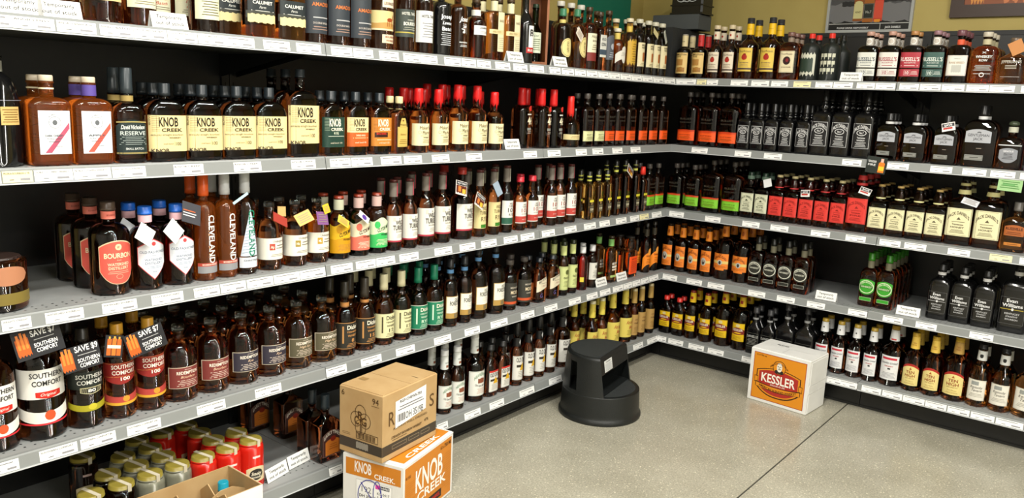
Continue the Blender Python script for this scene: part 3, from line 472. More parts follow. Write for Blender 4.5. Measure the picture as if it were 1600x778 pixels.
HANGS = [('neck_tag', 'black save card with orange bottles on the large white-label bottle', 'L', (-0.015, -3.364, 0.814), -8, -12, 0.118, 0.078, '#1c1c20', 'save7'),
('neck_tag', 'black save card with orange bottles over the number 80 bottle', 'L', (-0.015, -3.258, 0.746), -6, -12, 0.1, 0.068, '#1c1c20', 'save9'),
('neck_tag', 'small black card of orange bottles on gold-capped bottle', 'L', (-0.02, -3.168, 0.756), 14, -12, 0.052, 0.062, '#1c1c20', 'soco'),
('neck_tag', 'black save card on the second gold-capped bottle', 'L', (-0.012, -3.08, 0.756), -12, -10, 0.115, 0.07, '#1c1c20', 'save7'),
('neck_tag', 'white diamond card, left on the blue-capped bottles', 'L', (-0.1, -3.08, 1.076), 40, -20, 0.045, 0.045, '#b8bcc0', 'blank'),
('neck_tag', 'white diamond card, middle on the blue-capped bottles', 'L', (-0.018, -3.065, 1.067), 38, -20, 0.052, 0.052, '#e0e0e0', 'blank'),
('neck_tag', 'white diamond card, right on the blue-capped bottles', 'L', (-0.018, -2.979, 1.068), 50, -20, 0.055, 0.055, '#e0e0e0', 'blank'),
('neck_tag', 'grey striped card on the orange-capped amber bottle', 'L', (-0.03, -2.916, 1.114), 20, -25, 0.062, 0.066, '#34343a', 'stripe'),
('neck_tag', 'pale ribbon card on the white tree bottle', 'L', (-0.02, -2.756, 1.149), -30, -10, 0.06, 0.008, '#a8c8d0', 'blank'),
('neck_tag', 'dark red folded card on first underlit amber bottle', 'L', (-0.018, -2.612, 1.069), 28, -35, 0.06, 0.036, '#9a3428', 'blank'),
('neck_tag', 'gold folded card on the second white-label amber bottle', 'L', (-0.018, -2.518, 1.067), -18, -30, 0.062, 0.042, '#d0a858', 'lines'),
('neck_tag', 'purple card beside the gold folded card', 'L', (-0.016, -2.443, 1.059), 6, -20, 0.046, 0.046, '#7a4c80', 'lines'),
('neck_tag', 'small tan card behind the red folded card', 'L', (-0.08, -2.563, 1.085), 6, -10, 0.032, 0.034, '#c8a468', 'blank'),
('neck_tag', 'small bright yellow card above the purple card', 'L', (-0.02, -2.423, 1.09), -14, -10, 0.026, 0.032, '#e0b828', 'lines'),
('neck_tag', 'yellow slanted card on the bright yellow label bottle', 'L', (-0.018, -2.349, 1.039), 32, -20, 0.056, 0.028, '#e0c048', 'lines'),
('neck_tag', 'white and purple slanted card on the pink label bottle', 'L', (-0.018, -2.255, 1.046), 38, -18, 0.058, 0.024, '#e0d8d8', 'purple'),
('neck_tag', 'picture card hanging on the red-capped jug bottle', 'L', (-0.018, -1.737, 1.121), 14, -12, 0.07, 0.058, '#e0d8d0', 'pic'),
('neck_tag', 'diamond picture card on the first straw-label bottle', 'L', (-0.018, -1.619, 1.059), 32, -12, 0.062, 0.058, '#e0d8d0', 'pic'),
('neck_tag', 'pale blue card beside the second straw-label bottle', 'L', (-0.018, -1.504, 1.104), -24, -10, 0.036, 0.062, '#90a0b0', 'blank'),
('neck_tag', 'picture card on the tall slim dark bottle', 'L', (-0.018, -0.398, 1.135), 36, -12, 0.07, 0.05, '#e0d8d0', 'pic'),
('neck_tag', 'white diamond card on the green-capped amber bottle', 'L', (-0.018, -0.946, 1.801), 42, -10, 0.06, 0.046, '#e4d8c8', 'lines'),
('neck_tag', 'cream slanted card on the clear-necked bottles', 'L', (-0.02, -0.226, 1.868), 30, -15, 0.06, 0.036, '#d8cc98', 'blank'),
('neck_tag', 'white slanted card on the last clear-necked bottle', 'L', (-0.02, -0.118, 1.857), 62, -15, 0.07, 0.034, '#d8dcd0', 'lines'),
('neck_tag', 'red and white sale card on the arch-shouldered bottle', 'R', (1.402, 0.045, 1.447), -14, -15, 0.056, 0.04, '#e8e0dc', 'sale'),
('neck_tag', 'plain white square card on cream-grey label bottles', 'R', (0.558, 0.075, 1.1), -18, -12, 0.044, 0.044, '#dcdcdc', 'blank'),
('neck_tag', 'small sale card among the red-label square bottles', 'R', (0.766, 0.075, 1.066), -6, -12, 0.046, 0.036, '#e8e0dc', 'sale'),
('neck_tag', 'white sale card on the large red-label bottle', 'R', (1.063, 0.075, 1.108), 14, -25, 0.056, 0.036, '#e8e0dc', 'sale'),
('neck_tag', 'white card on the large cream-label square bottle', 'R', (1.532, 0.075, 1.106), 14, -50, 0.07, 0.04, '#d8d8dc', 'lines'),
('shelf_sign', 'black card with orange bottle hanging from the right second shelf', 'R', (1.123, -0.017, 1.248), 4, -4, 0.092, 0.08, '#1c2420', 'fire'),
('shelf_sign', 'pale green card hanging below the right second shelf', 'R', (1.69, -0.012, 1.207), 2, 0, 0.094, 0.056, '#98c088', 'green'),
('neck_tag', 'orange and brown card on the squat amber bottle', 'R', (1.63, 0.03, 1.804), -28, -10, 0.055, 0.06, '#b87838', 'blank')]

# ---------------------------------------------------------------- the setting
CONC, DECK = floor_mat(), deck_mat()
STEEL = paper('#848786', .4, .0); BLACK = noisy('black_powder_coat', '#0e0e0f', '#141413', 30, .45); DKSTEEL = paper('#4a4c4a', .5)
OLIVE = noisy('olive_yellow_paint', '#b09d5a', '#b6a461', 4, .7, .05); TEAL = paper('#0f6e58', .6); WHITE = paper('#d9d9d4', .6)
def structure(name, mb, parent=None):
    o = link(name, mb.mesh(name), parent)
    if not parent: o['kind'] = 'structure'
    return o
mb = MB(); mb.box(-.72, 5, -7, .74, -.05, -.004, paper('#2c2a24', .9)); floor = structure('floor', mb)
for x0, x1 in ((-.62, 1.107), (1.114, 3.0), (3.007, 5)):
    for y0, y1 in ((-7, -4.402), (-4.398, -.0), (.0, .64)):
        if y0 == .0: continue
        mb = MB(); yy = .64 if y1 == -.0 else y1
        mb.box(x0, x1, y0, yy, -.004, 0, CONC); structure('concrete_slab', mb, floor)
mb = MB(); mb.box(-.72, -.62, -7, .74, -.005, 3.0, OLIVE); structure('wall_left', mb)
mb = MB(); mb.box(-.62, 5, .64, .74, -.005, 3.0, OLIVE); structure('wall_back', mb)
mb = MB(); mb.box(5, 5.1, -7, .74, -.005, 3.0, WHITE); structure('wall_right', mb)
mb = MB(); mb.box(-.72, 5.1, -7.1, -7, -.005, 3.0, WHITE); structure('wall_front', mb)
mb = MB(); mb.box(-.72, 5.1, -7.1, .74, 3.0, 3.1, WHITE); structure('ceiling', mb)
for i, (x, y) in enumerate(LAMPS):
    e = bpy.data.objects.new('ceiling_light', None); COL.objects.link(e); e.location = (x, y, 2.93)
    e['label'] = 'white ceiling strip light housing above the aisle floor, %s of six' % ('first', 'second', 'third', 'fourth', 'fifth', 'sixth')[i]; e['category'] = 'light'; e['group'] = 'ceiling strip lights'
    mb = MB(); mb.bevbox(-.12, .12, -.65, .65, .012, .07, .01, WHITE); link('housing', mb.mesh('housing'), e)
    lamp(x, y)

ZS = {5: .152, 4: .524, 3: .897, 2: 1.27, 1: 1.643}
SHN = {1: 'top shelf', 2: 'second shelf', 3: 'middle shelf', 4: 'fourth shelf', 5: 'bottom shelf'}
TAGTXT = {('L', 1): ['', 'ANGELS ENVY', 'ANGELS ENVY RYE', 'SMALL BATCH', 'OLD FORESTER 1870', 'OLD FORESTER 1910', 'OLD FORESTER 1920'], ('L', 2): ['', 'PEORIA BOURBON 6 YR', 'NOBLE CUT CHERRY WHISKEY', 'NOBLE CUT APPLE WHISKEY', 'DAVID NICHOLSON RESERVE', 'KNOB CREEK', 'KNOB CREEK', 'KNOB CREEK', 'KNOB CREEK RYE', 'KNOB CREEK MAPLE'],
 ('L', 3): ['WRIGHTS STRAIGHT', 'WATERSHED BOURBON', 'WATERSHED BOURBON', 'OLD FASHIONED', 'CLEVELAND BLACK'], ('L', 4): ['', 'SOUTHERN COMFORT', 'SOUTHERN COMFORT 80', 'SOUTHERN COMFORT 100', 'REDEMPTION BOURBON', 'REDEMPTION RYE']}
TAGME = {}
def tagmesh(w, yel, text):
    k = (round(w/.004)*.004, yel, text)
    if k in TAGME: return TAGME[k]
    w = k[0]; mb = MB(); h = .0285
    mb.box(-w/2, w/2, -.0012, 0, 0, h, paper('#eeeeec' if not yel else '#e8e0b0', .5))
    it = [P(w*.08, w*.40, h*.18, h*.36, '#8c8c90')]
    it.append(X(text, -w*.03, h*.80, h*.17, w*.86, '#303034') if text else Ln(-w*.42, w*.30, h*.72, h*.92, 1, '#77777c'))
    it.append(P(-w*.28, -w*.14, h*.22, h*.28, '#606064'))
    draw(mb, it, lambda s, z, o: (s, -.0012-o, z)); TAGME[k] = mb.mesh('price_tag'); return TAGME[k]
def unit(side, i, x0, x1, org, rz):
    """one four-foot section of steel shelving: local x along the aisle, y into the shelf, front lip at y = 0"""
    e = bpy.data.objects.new('shelving_unit', None); COL.objects.link(e); e.location = org; e.rotation_euler = (0, 0, rz)
    e['label'] = ('grey steel shelving section of the left run, %s from the corner' if side == 'L' else 'grey steel shelving section of the right run, %s from the corner') % ('first', 'second', 'third')[i]
    e['category'] = 'shelf'; e['group'] = 'shelving sections'
    L = x1-x0; g = .0015; D = .575; xa = -.046 if (side == 'R' and i == 0) else g
    for k in (1, 2, 3, 4, 5):
        mb = MB(); z = ZS[k]; y0 = 0 if k < 5 else -.018; t = .028
        Le = L-.034 if (side, i, k) == ('L', 0, 5) else L-g            # the two base rails butt in the corner
        mb.box(xa, L-g, .006 if xa < 0 else max(y0, 0)+.002, D, z-t, z-.001, DECK)
        if k == 5: mb.box(g, L-.0185 if Le < L-.01 else L-g, y0+.002, .0065 if xa < 0 else .002, z-t, z-.001, DECK)
        mb.box(max(xa, g), Le, y0+.001, y0+.012, z-.036, z-.0005, STEEL)      # folded front edge
        mb.box(.02, L-.02, .06, .52, z-t-.006, z-t, DKSTEEL)            # stiffener tray below
        s = link('shelf' if k < 5 else 'base_shelf', mb.mesh('shelf'), e)
        mb = MB(); yf = y0
        v = [(g, yf-.001, z+.0015), (g, yf-.004, z+.002), (g, yf-.0065, z-.002), (g, yf-.012, z-.034), (g, yf-.014, z-.037), (g, yf-.010, z-.0385), (g, yf+.001, z-.036)]
        w_ = [(Le, p[1], p[2]) for p in v]; n = len(v)
        mb.add(v+w_, [(j, (j+1) % n, (j+1) % n+n, j+n) for j in range(n)]+[tuple(range(n))[::-1], tuple(range(n, 2*n))], STEEL)
        mb.box(g, Le, yf-.0148, yf-.012, z-.0385, z-.0355, paper('#c9ccce', .3)); link('price_rail', mb.mesh('price_rail'), s)
        for j, (a, b, yel) in enumerate(TAGS[side, k]):
            c = (a+b)/2-x0
            if 0 <= c < L:
                tt = TAGTXT.get((side, k), []); o = link('price_tag', tagmesh(b-a-.001, yel, tt[j] if j < len(tt) else ''), s, (min(max(c, (b-a)/2), L-(b-a)/2), yf-.0122, z-.0335))
                o.rotation_euler = (-math.radians(9.7), 0, 0)
        for xb in (.03, L-.034):
            if k < 5:
                mb = MB(); mb.add([(xb, D, z-t), (xb, .12, z-t), (xb, .18, z-t-.02), (xb, D, z-t-.09), (xb+.003, D, z-t), (xb+.003, .12, z-t), (xb+.003, .18, z-t-.02), (xb+.003, D, z-t-.09)], [(0, 1, 2, 3), (7, 6, 5, 4), (1, 5, 6, 2), (2, 6, 7, 3)], BLACK); link('bracket', mb.mesh('bracket'), e)
    mb = MB(); mb.box(g, L-g, .06, .075, .012, .124, BLACK); mb.box(g, L-g, .055, .06, 0, .012, paper('#1c1c1a', .6)); link('kick_plate', mb.mesh('kick_plate'), e)
    mb = MB(); mb.box(xa, L-g, D, D+.018, .02, 1.905, BLACK); link('back_panel', mb.mesh('back_panel'), e)
    mb = MB(); mb.box(xa, L-g, D-.004, D+.022, 1.905, 1.928, paper('#202122', .5)); link('top_rail', mb.mesh('top_rail'), e)
    for xb in (xa, L-g-.03):
        mb = MB(); mb.box(xb, xb+.03, D-.012, D, 0.0, 1.905, paper('#1b1c1d', .4))
        for q in range(36): mb.box(xb+.012, xb+.016, D-.0125, D-.0118, .06+q*.0508, .085+q*.0508, paper('#000000', .8))
        link('upright', mb.mesh('upright'), e)
    return e
W4 = 1.2245
for i in range(3):
    u = unit('L', i, -W4*(i+1), -W4*i, (0, -W4*(i+1), 0), PI/2)
mb = MB(); mb.box(-.075, -.06, .001, .075, 0, .124, BLACK); mb.box(-.06, -.001, .06, .075, 0, .124, BLACK); structure('trim_2', mb)
mb = MB(); mb.box(-.593, -.575, .002, .593, 0, 1.927, BLACK); mb.box(-.575, -.05, .575, .593, 0, 1.927, BLACK); structure('trim_1', mb)
unit('R', 0, 0, 1.167, (0, 0, 0), 0)
unit('R', 1, 1.167, 1.167+W4, (1.167, 0, 0), 0)
def tagthing(o, label, cat, group=None):
    o['label'] = label; o['category'] = cat
    if group: o['group'] = group
    return o
TYPES = {}
def T(name, **k): TYPES[name] = k
K, WH, CR, RED, TAN = '#121212', '#e6e6e2', '#ead9a6', '#c01820', '#d8b878'
# --- second shelf of the left run
T('jug', desc='black textured round jug with tan patch', W=.135, H=.29, zs=.45, zn=.80, rn=.03, g='black', cap=('screw', .02, .03, '#c8b890'),
  neck=[(.235, .262, '#8a8a80', None, .031)], lab=[[P(.0, .052, .105, .150, '#c8a868'), Ln(.004, .048, .11, .146, 6, '#806030')], [F(-.075, .085, .165, .166, .0006, '#9a9aa8')]])
for nm, c, w in (('noble_cherry', '#b05068', 'DARK CHERRY'), ('noble_apple', '#e05848', 'APPLE')):
    T(nm, desc='square amber bottle with white label and %s diagonal stripe' % ('maroon' if 'c' in w[3:4] + nm[6:7] else 'coral'), W=.105, D=.07, r=.022, H=.232, zs=.66, zn=.76, rn=.017, g='orange',
      cap=('cork', .016, .0175, '#cdbfa8', '#e0d0a0'), neck=([(.182, .216, '#5a4a98', None, .0175)] if nm == 'noble_apple' else [(.196, .2, '#e8dcb8')]),
      lab=[[P(-.036, .042, .030, .142, '#dfe2e6'), F(-.033, .039, .033, .139, .0006, '#9a9fa8'), Q([(-.024, .034), (-.008, .034), (.038, .096), (.038, .112)], c), Rg(.003, .112, .015, .015, .0008, '#707478'), P(-.003, .009, .105, .118, '#606468', 'round'),
            X('NOBLE CUT', .003, .131, .004, .03, '#707478', 'a'), X(w, 0, .078, .005, .045, '#505458', 'b'), X('FLAVORED', 0, .070, .004, .036, '#505458'), X('WHISKEY', 0, .0625, .004, .03, '#505458'), X('750ML', .01, .050, .003, .02, '#707478')]])
T('nicholson', desc='dark round-shouldered bottle, tall black cap, black-and-gold label', W=.095, D=.07, r=.03, H=.262, zs=.50, zn=.64, rn=.0155, g='dark', cap=('screw', .075, .0165, '#2c3438'),
  neck=[(.170, .187, '#a08a50')], lab=[[P(-.048, .042, .024, .120, '#1c2a2a', 'arch'), F(-.048, .042, .026, .029, .001, '#c8b068'), P(-.046, .04, .113, .1155, '#c8b068', 'bow'), X('David Nicholson', -.002, .1, .012, .066, '#d8dcd8', 'bi'), X('RESERVE', -.002, .083, .011, .07, '#b8c0bc', 'b'), Ln(-.04, .036, .05, .075, 5, '#9aa4a0'), X('SMALL BATCH', 0, .04, .006, .05, '#c0c4c0', 'b')]])
def knob(bg, c1, txt, low=None, lowtxt=()):
    L = [P(-.066, .054, .030, .133, bg)]
    for i in range(9): L.append(P(-.054, -.032, .128-.005*i, .129-.005*i, c1))
    L += [X('KNOB', -.006, .115, .026, .058, txt, 'b'), X('CREEK', .004, .0915, .010, .062, txt, 'b')]
    if low: L += [P(-.066, .054, .030, .080, low)]
    return L+list(lowtxt)
kl = [X('entucky straight bourbon', -.010, .078, .0055, .094, '#504838'), X('WHISKEY', .012, .069, .004, .036, '#504838', 'b'), X('small batch', -.008, .052, .004, .030, '#605848'), X('100', .022, .052, .010, .016, '#504838'), P(.0105, .0110, .046, .06, '#504838'),
      X('KNOB', -.032, .033, .010, .050, '#3a3228', 'b'), X('KNOB', -.060, .12, .006, .03, '#605030', 'v')]
T('knob', desc='square bourbon bottle with big cream label', W=.115, D=.06, r=.022, H=.224, zs=.60, zn=.80, rn=.0145, g='deep', cap=('screw', .036, .0165, '#20262a'), lab=[knob('#e3cf95', '#8a7a58', '#1c1a16', None, kl)])
kb = dict(TYPES['knob']); kb.update(desc='large square bourbon bottle with cream label', W=.122, D=.075, H=.288, cap=('screw', .03, .0165, '#20262a'), zs=.62, zn=.76, rn=.016)
kb['lab'] = [[tuple([i[0]]+[(x*1.32 if False else x) for x in i[1:]]) for i in knob('#e3cf95', '#8a7a58', '#1c1a16', None, kl)]]
def zmap(items, sc, dz, sx=1):
    o = []
    for i in items:
        i = list(i)
        if i[0] in 'PFL': i[1] *= sx; i[2] *= sx; i[3] = i[3]*sc+dz; i[4] = i[4]*sc+dz
        elif i[0] == 'X': i[2] *= sx; i[3] = i[3]*sc+dz; i[4] *= sc; i[5] *= sx
        elif i[0] == 'Q': i[1] = [(p[0]*sx, p[1]*sc+dz) for p in i[1]]
        elif i[0] == 'R': i[1] *= sx; i[2] = i[2]*sc+dz; i[3] *= sx; i[4] *= sc
        o.append(tuple(i))
    return o
kb['lab'] = [zmap(kb['lab'][0], 1.22, .008, 1.05)]; TYPES['knob_large'] = kb
T('knob_rye', desc='square bottle with dark green label', W=.094, D=.058, r=.02, H=.222, zs=.60, zn=.80, rn=.0145, g='deep', cap=('screw', .036, .0165, '#20262a'),
  lab=[zmap(knob('#1d3a30', '#98a890', '#e8e4d0', None, [X('RYE', 0, .078, .008, .024, '#c8d0b8', 'b'), Ln(-.04, .04, .064, .072, 1, '#a8b0a0'), X('small batch 100', 0, .045, .006, .06, '#d0c8b0')]), 1, 0, .84)])
T('knob_maple', desc='square bottle with cream and rust label', W=.094, D=.058, r=.02, H=.222, zs=.60, zn=.80, rn=.0145, g='deep', cap=('screw', .036, .0165, '#20262a'),
  lab=[zmap(knob('#e6d59c', '#8a7a58', '#24201c', '#bf5a24', [X('SMOKED MAPLE', 0, .070, .006, .05, '#f0e0c0', 'b'), Ln(-.04, .04, .058, .064, 1, '#f0d0a0'), X('small batch 90', 0, .045, .006, .06, '#f0e0c0')]), 1, 0, .84)])
T('knob_barrel', desc='square bottle with orange label and red strip', W=.094, D=.058, r=.02, H=.222, zs=.60, zn=.80, rn=.0145, g='deep', cap=('screw', .036, .0165, '#20262a'),
  lab=[zmap(knob('#c47c30', '#704818', '#f2ead8', None, [P(-.05, .02, .062, .080, '#301812'), X('SINGLE BARREL', -.015, .075, .006, .055, '#d83828', 'b'), Ln(-.04, .04, .05, .056, 1, '#f0e0c0'), X('small batch 120', 0, .042, .006, .06, '#f0e0c0')]), 1, 0, .84)])
T('watkins', desc='slim flask bottle with tall gold label', W=.072, D=.045, r=.02, H=.212, zs=.62, zn=.76, rn=.012, g='dark', cap=('cork', .026, .0145, '#e0cf9c'), neck=[(.164, .166, '#c8b070')],
  lab=[[P(-.024, .03, .025, .132, '#c9ac5c', 'sarch'), F(-.021, .027, .028, .1, .0006, '#907028'), P(-.002, .006, .12, .126, '#704010', 'round'), X('Watkins', .003, .108, .007, .036, '#403010'), X('Select', .003, .072, .007, .03, '#806020', 'i'), Ln(-.018, .024, .035, .055, 3, '#907028')]])
def mm(nm, W, H, ze):
    T(nm, desc='squarish amber bottle dipped in red wax' if nm == 'makers' else 'larger amber bottle dipped in red wax', W=W, r=W*.36, H=H, zs=.55, zn=.70, rn=.0145, st='slope', g='amber', cap=('wax', H*.2, .0175, '#d01c1c'),
      neck=[], lab=[zmap([P(-.058, .040, .028, .114, '#e8dcae'), X('Maker\'s', .000, .098, .014, .050, '#3c3428'), X('Mark', .006, .079, .014, .036, '#3c3428'), Rg(-.024, .080, .006, .006, .0008, '#605848'), X('KENTUCKY STRAIGHT BOURBON', .004, .067, .003, .05, '#605848'), X('WHISKY', .006, .060, .005, .03, '#504838', 'b'), Ln(-.012, .026, .038, .054, 4, '#807860')], H/.25, 0)])
mm('makers', .078, .246, 0); mm('makers_large', .084, .268, 0)
T('makers46', desc='tall dark bottle with printed number 46 and red wax', W=.084, r=.03, H=.272, zs=.60, zn=.72, rn=.0145, g='deep', cap=('wax', .075, .0175, '#c81c1c'),
  lab=[[P(-.004, .034, .150, .156, '#c8c8c0'), X('46', .014, .125, .034, .036, '#e8e0c0', 'b'), P(-.004, .034, .080, .092, '#888880'), Ln(-.002, .032, .064, .078, 2, '#b0b0a8')], [P(.004, .032, .168, .192, '#c83028', 'round')]])
T('cask', desc='round bottle with straw band and red wax drips', W=.1, r=.05, H=.245, zs=.45, zn=.62, rn=.014, st='slope', g='dark', cap=('wax', .085, .0165, '#d82820'),
  lab=[[P(-.055, .05, .036, .062, '#d9c892'), Ln(-.04, .04, .042, .056, 2, '#8a7a50')]])
def bul(nm, desc, c, W, H, txt=None, top=None):
    L = [P(-W*.52, W*.48, .028, .078, c), F(-W*.5, W*.46, .031, .075, .0007, '#7a2808' if c != '#cfdc98' and c != '#7ec232' else '#506018')]
    L += [X(txt or 'BULLEIT BOURBON', 0, .060, .006, W*.55, '#402008'), Ln(-W*.35, W*.35, .036, .052, 3, '#604010')]
    if top: L.append(P(-W*.52, W*.48, .078, .088, top, 'wave'))
    T(nm, desc=desc, W=W, D=W*.62, r=W*.28, H=H, zs=.66, zn=.76, rn=.0145, g='deep', cap=('cork', .026, .0155, '#4a4440', '#30241c'), lab=[L, [X('BULLEIT', 0, .150, .010, W*.6, '#48443c'), X('FRONTIER WHISKEY', 0, .130, .007, W*.6, '#48443c')]])
bul('bulleit', 'flask-shaped dark bottle with bright orange band', '#f0581c', .088, .268)
bul('bulleit_large', 'large flask-shaped dark bottle with orange band', '#f0581c', .118, .300, None, '#c83c14')
bul('bulleit_ten', 'flask-shaped dark bottle with pale yellow band', '#d8dca4', .088, .262, 'BULLEIT 10')
bul('rye', 'flask-shaped dark bottle with lime green band', '#7ec232', .094, .262, 'BULLEIT RYE', '#c8401c')
bul('rye_large', 'large flask-shaped bottle with lime green band', '#7ec232', .116, .298, 'BULLEIT RYE', '#c8401c')
# --- middle shelf left
T('mug', desc='glass mug-shaped bottle cut off by the picture edge', W=.14, H=.14, zs=.9, zn=.95, rn=.05, g='deep', cap=('screw', .006, .058, '#302420'), lab=[[P(-.05, .06, .07, .12, '#b07858', 'round'), P(-.08, .08, .02, .05, '#7a6a30')]])
T('watershed', desc='round dark bottle with coral red pointed label', W=.108, H=.262, zs=.64, zn=.77, rn=.0165, g='deep', cap=('screw', .024, .0205, '#4a3c32'),
  neck=[(.214, .236, '#e07868', [X('BOURBON', 0, .225, .005, .022, '#8a3028')], .0178)], lab=[[P(-.052, .050, .032, .158, '#e8c8a0', 'shield'), P(-.050, .048, .034, .155, '#e0594c', 'shield'), P(-.009, .009, .130, .148, '#e8c8a0', 'round'), X('W', 0, .139, .008, .008, '#803028', 'i'), X('BOURBON', .0, .115, .014, .076, '#f2e0b8', 'b'), X('from', 0, .102, .004, .012, '#f0c8a8', 'i'), X('WATERSHED', 0, .090, .008, .060, '#f2d0b0', 'b'), X('DISTILLERY', 0, .079, .008, .056, '#f2d0b0', 'b'), Rg(0, .055, .009, .007, .0008, '#f0c8a8'), Ln(-.03, .03, .062, .072, 2, '#eaa890')]])
T('old_fashioned', desc='round dark bottle with white pointed label and blue cap', W=.094, H=.242, zs=.64, zn=.76, rn=.0165, g='deep', cap=('screw', .024, .0205, '#2060c0'), caplabel='blue screw cap',
  neck=[(.196, .217, '#e8b8c0', None, .0178)], lab=[[P(-.046, .044, .030, .152, '#d0484a', 'point'), P(-.044, .042, .033, .149, '#dfe3ea', 'point'), P(-.006, .006, .131, .143, '#d0484a', 'round'), X('OLD FASHIONED', 0, .113, .008, .078, '#485878'), X('from', 0, .102, .004, .012, '#687890', 'i'), X('WATERSHED', 0, .090, .007, .052, '#485878'), X('DISTILLERY', 0, .080, .007, .050, '#485878'), Ln(-.02, .02, .064, .072, 2, '#8090a8'), X('750ML', 0, .054, .004, .014, '#687890')]])
def clev(nm, desc, cap, tree):
    L = []
    if tree:
        L += [P(-.036, .030, .060, .215, '#ccd6e2', 'tri')]
        for i in range(12): L.append(Q([(-.030+i*.0018, .070+i*.010), (.026-i*.0018, .078+i*.010), (.026-i*.0018, .0795+i*.010), (-.030+i*.0018, .0715+i*.010)], '#8090a8'))
        L.append(X('CLEVELAND', .002, .135, .020, .150, '#0c7a58', 'bv'))
        L2 = [P(-.040, .036, .022, .056, '#d6dae0'), X('CHRISTMAS', 0, .046, .006, .05, '#303848')]
    else:
        L += [X('CLEVELAND', .006, .130, .020, .150, '#e0dcd4', 'bv')]
        L2 = [P(-.040, .036, .024, .056, '#8d8d90'), P(-.040, .036, .046, .056, '#b84838'), X('BOURBON WHISKEY', 0, .051, .005, .05, '#f0e0d0', 'b')]
    T(nm, desc=desc, W=.070, H=.332, zs=.66, zn=.74, rn=.0135, g='orange' if not tree else 'amber', cap=('screw', .07, .0165, cap), lab=[L, L2])
clev('cleveland', 'tall amber bottle with orange cap, white vertical lettering', '#d85820', False)
clev('cleveland_white', 'tall amber bottle with white cap, vertical lettering', '#c4c6c8', False)
clev('christmas', 'tall amber bottle printed with white tree', '#c4c6c8', True)
for nm, c, w, d in (('under_apple', '#b04838', 'Ap', 'red-brown'), ('under_hickory', '#a08838', 'Hk', 'olive'), ('under_maple', '#b8902c', 'ML', 'gold')):
    T(nm, desc='round amber bottle, white label with %s square' % d, W=.083, H=.226, zs=.60, zn=.74, rn=.0155, g='amber', cap=('cork', .016, .017, GL['smoke'], '#e0d4a8'),
      lab=[[P(-.052, .046, .036, .108, '#e6e2d4'), P(-.024, -.006, .068, .090, c), X(w, -.015, .079, .009, .011, '#f4ecd8', 'b'), X('Underground', .012, .098, .008, .05, '#403830'), Ln(-.002, .04, .070, .088, 2, '#706858'), Ln(-.02, .03, .046, .056, 2, '#908878')]])
for nm, c, c2, t2, d in (('clyde_yellow', '#e0b020', '#c89010', '#302010', 'bright yellow label'), ('clyde_pink', '#ddd6b8', '#e0705c', '#401c14', 'cream and pink label'), ('clyde_green', '#cfe0b8', '#38b45c', '#103018', 'green-and-cream label')):
    T(nm, desc='stout dark bottle with '+d, W=.083, H=.226, zs=.62, zn=.76, rn=.0165, g='deep', cap=('screw', .012, .0185, '#8a3420'),
      neck=[(.176, .214, '#b8b8a0' if 'y' in nm[6:7] else '#c8a8a0', None, .0172), ], lab=[[P(-.044, .042, .022, .128, c, 'wave'), P(-.044, .042, .022, .075, c2, 'wave'), P(-.036, -.014, .095, .122, c2, 'round'), X("CLYDE MAY'S", .006, .098, .014, .062, t2, 'bs'), X('WHISKEY', .01, .072, .008, .044, t2, 'b'), Ln(-.03, .03, .030, .055, 5, '#b07840' if 'y' in nm[6:7] else '#f0e0c8')]])
def wt(nm, desc, W, H, lab, g='dark', cap=None, strip='#b84858'):
    T(nm, desc=desc, W=W, H=H, zs=.56, zn=.72, rn=.0145, st='slope', g=g, cap=cap or ('screw', .010, .0165, '#5a2c28'),
      neck=[(H*.76, H-.012, '#6e665e', [P(.002, .019, H*.765, H-.013, strip)], .0148)] if not cap else [], lab=lab)
wl = [P(-.038, .034, .034, .135, '#e0ddd2'), P(-.038, .034, .034, .040, '#b03848'), P(.001, .006, .122, .125, '#504840'), P(-.024, -.014, .115, .130, '#c8c4b8'), X('WILD', .004, .110, .016, .036, '#3a3430', 'b'), X('TURKEY', .002, .090, .018, .052, '#3a3430', 'b'), X('BOURBON', .006, .074, .005, .036, '#706860'), Ln(-.01, .024, .05, .066, 3, '#a8a098')]
wt('turkey', 'brown bottle with white label and pink neck strip', .066, .272, [wl])
wt('turkey_large', 'taller brown bottle with white label and pink strip', .074, .288, [zmap(wl, 1.12, 0, 1.1)])
wt('turkey_jug', 'broad dark bottle with white label and red cap', .1, .302, [zmap(wl, 1.12, 0, 1.1)], 'deep', ('screw', .03, .02, '#a03028'))
wr = [P(-.034, .032, .034, .132, '#d8c890'), P(-.016, .014, .036, .050, '#3a7a28'), X('WILD', .002, .114, .014, .032, '#4a3c20'), X('TURKEY', .002, .096, .014, .048, '#4a3c20'), X('RYE', .002, .072, .018, .036, '#4a3c20')]
wt('turkey_rye', 'amber bottle with straw label and green patch', .064, .288, [zmap(wr, 1.1, 0)], 'amber', None, '#b0b098')
w1 = [P(-.032, .032, .034, .132, '#e0ded6'), X('WILD', .0, .120, .008, .022, '#3a3430'), X('TURKEY', .0, .110, .008, .030, '#3a3430'), X('101', .0, .094, .018, .036, '#983028'), X('BOURBON', .0, .077, .005, .034, '#706860'), P(-.032, .032, .038, .066, '#b84038'), X('KENTUCKY', 0, .052, .005, .03, '#e8c8c0', 'i')]
wt('turkey101', 'brown bottle with white and red numbered label', .064, .288, [zmap(w1, 1.1, 0)])
wt('turkey101_plastic', 'brown bottle with red plastic cap, numbered label', .066, .247, [w1], 'amber', ('screw', .026, .0185, '#c02c38'))
wt('turkey101_rye', 'brown bottle with white and dark green label', .064, .300, [zmap([w1[0], w1[1], w1[2], X('101', .0, .094, .018, .036, '#3a3430'), X('RYE', 0, .075, .010, .026, '#3a3430'), P(-.032, .032, .036, .062, '#2c5a48')], 1.1, 0)], 'deep', None, '#c8c8b8')
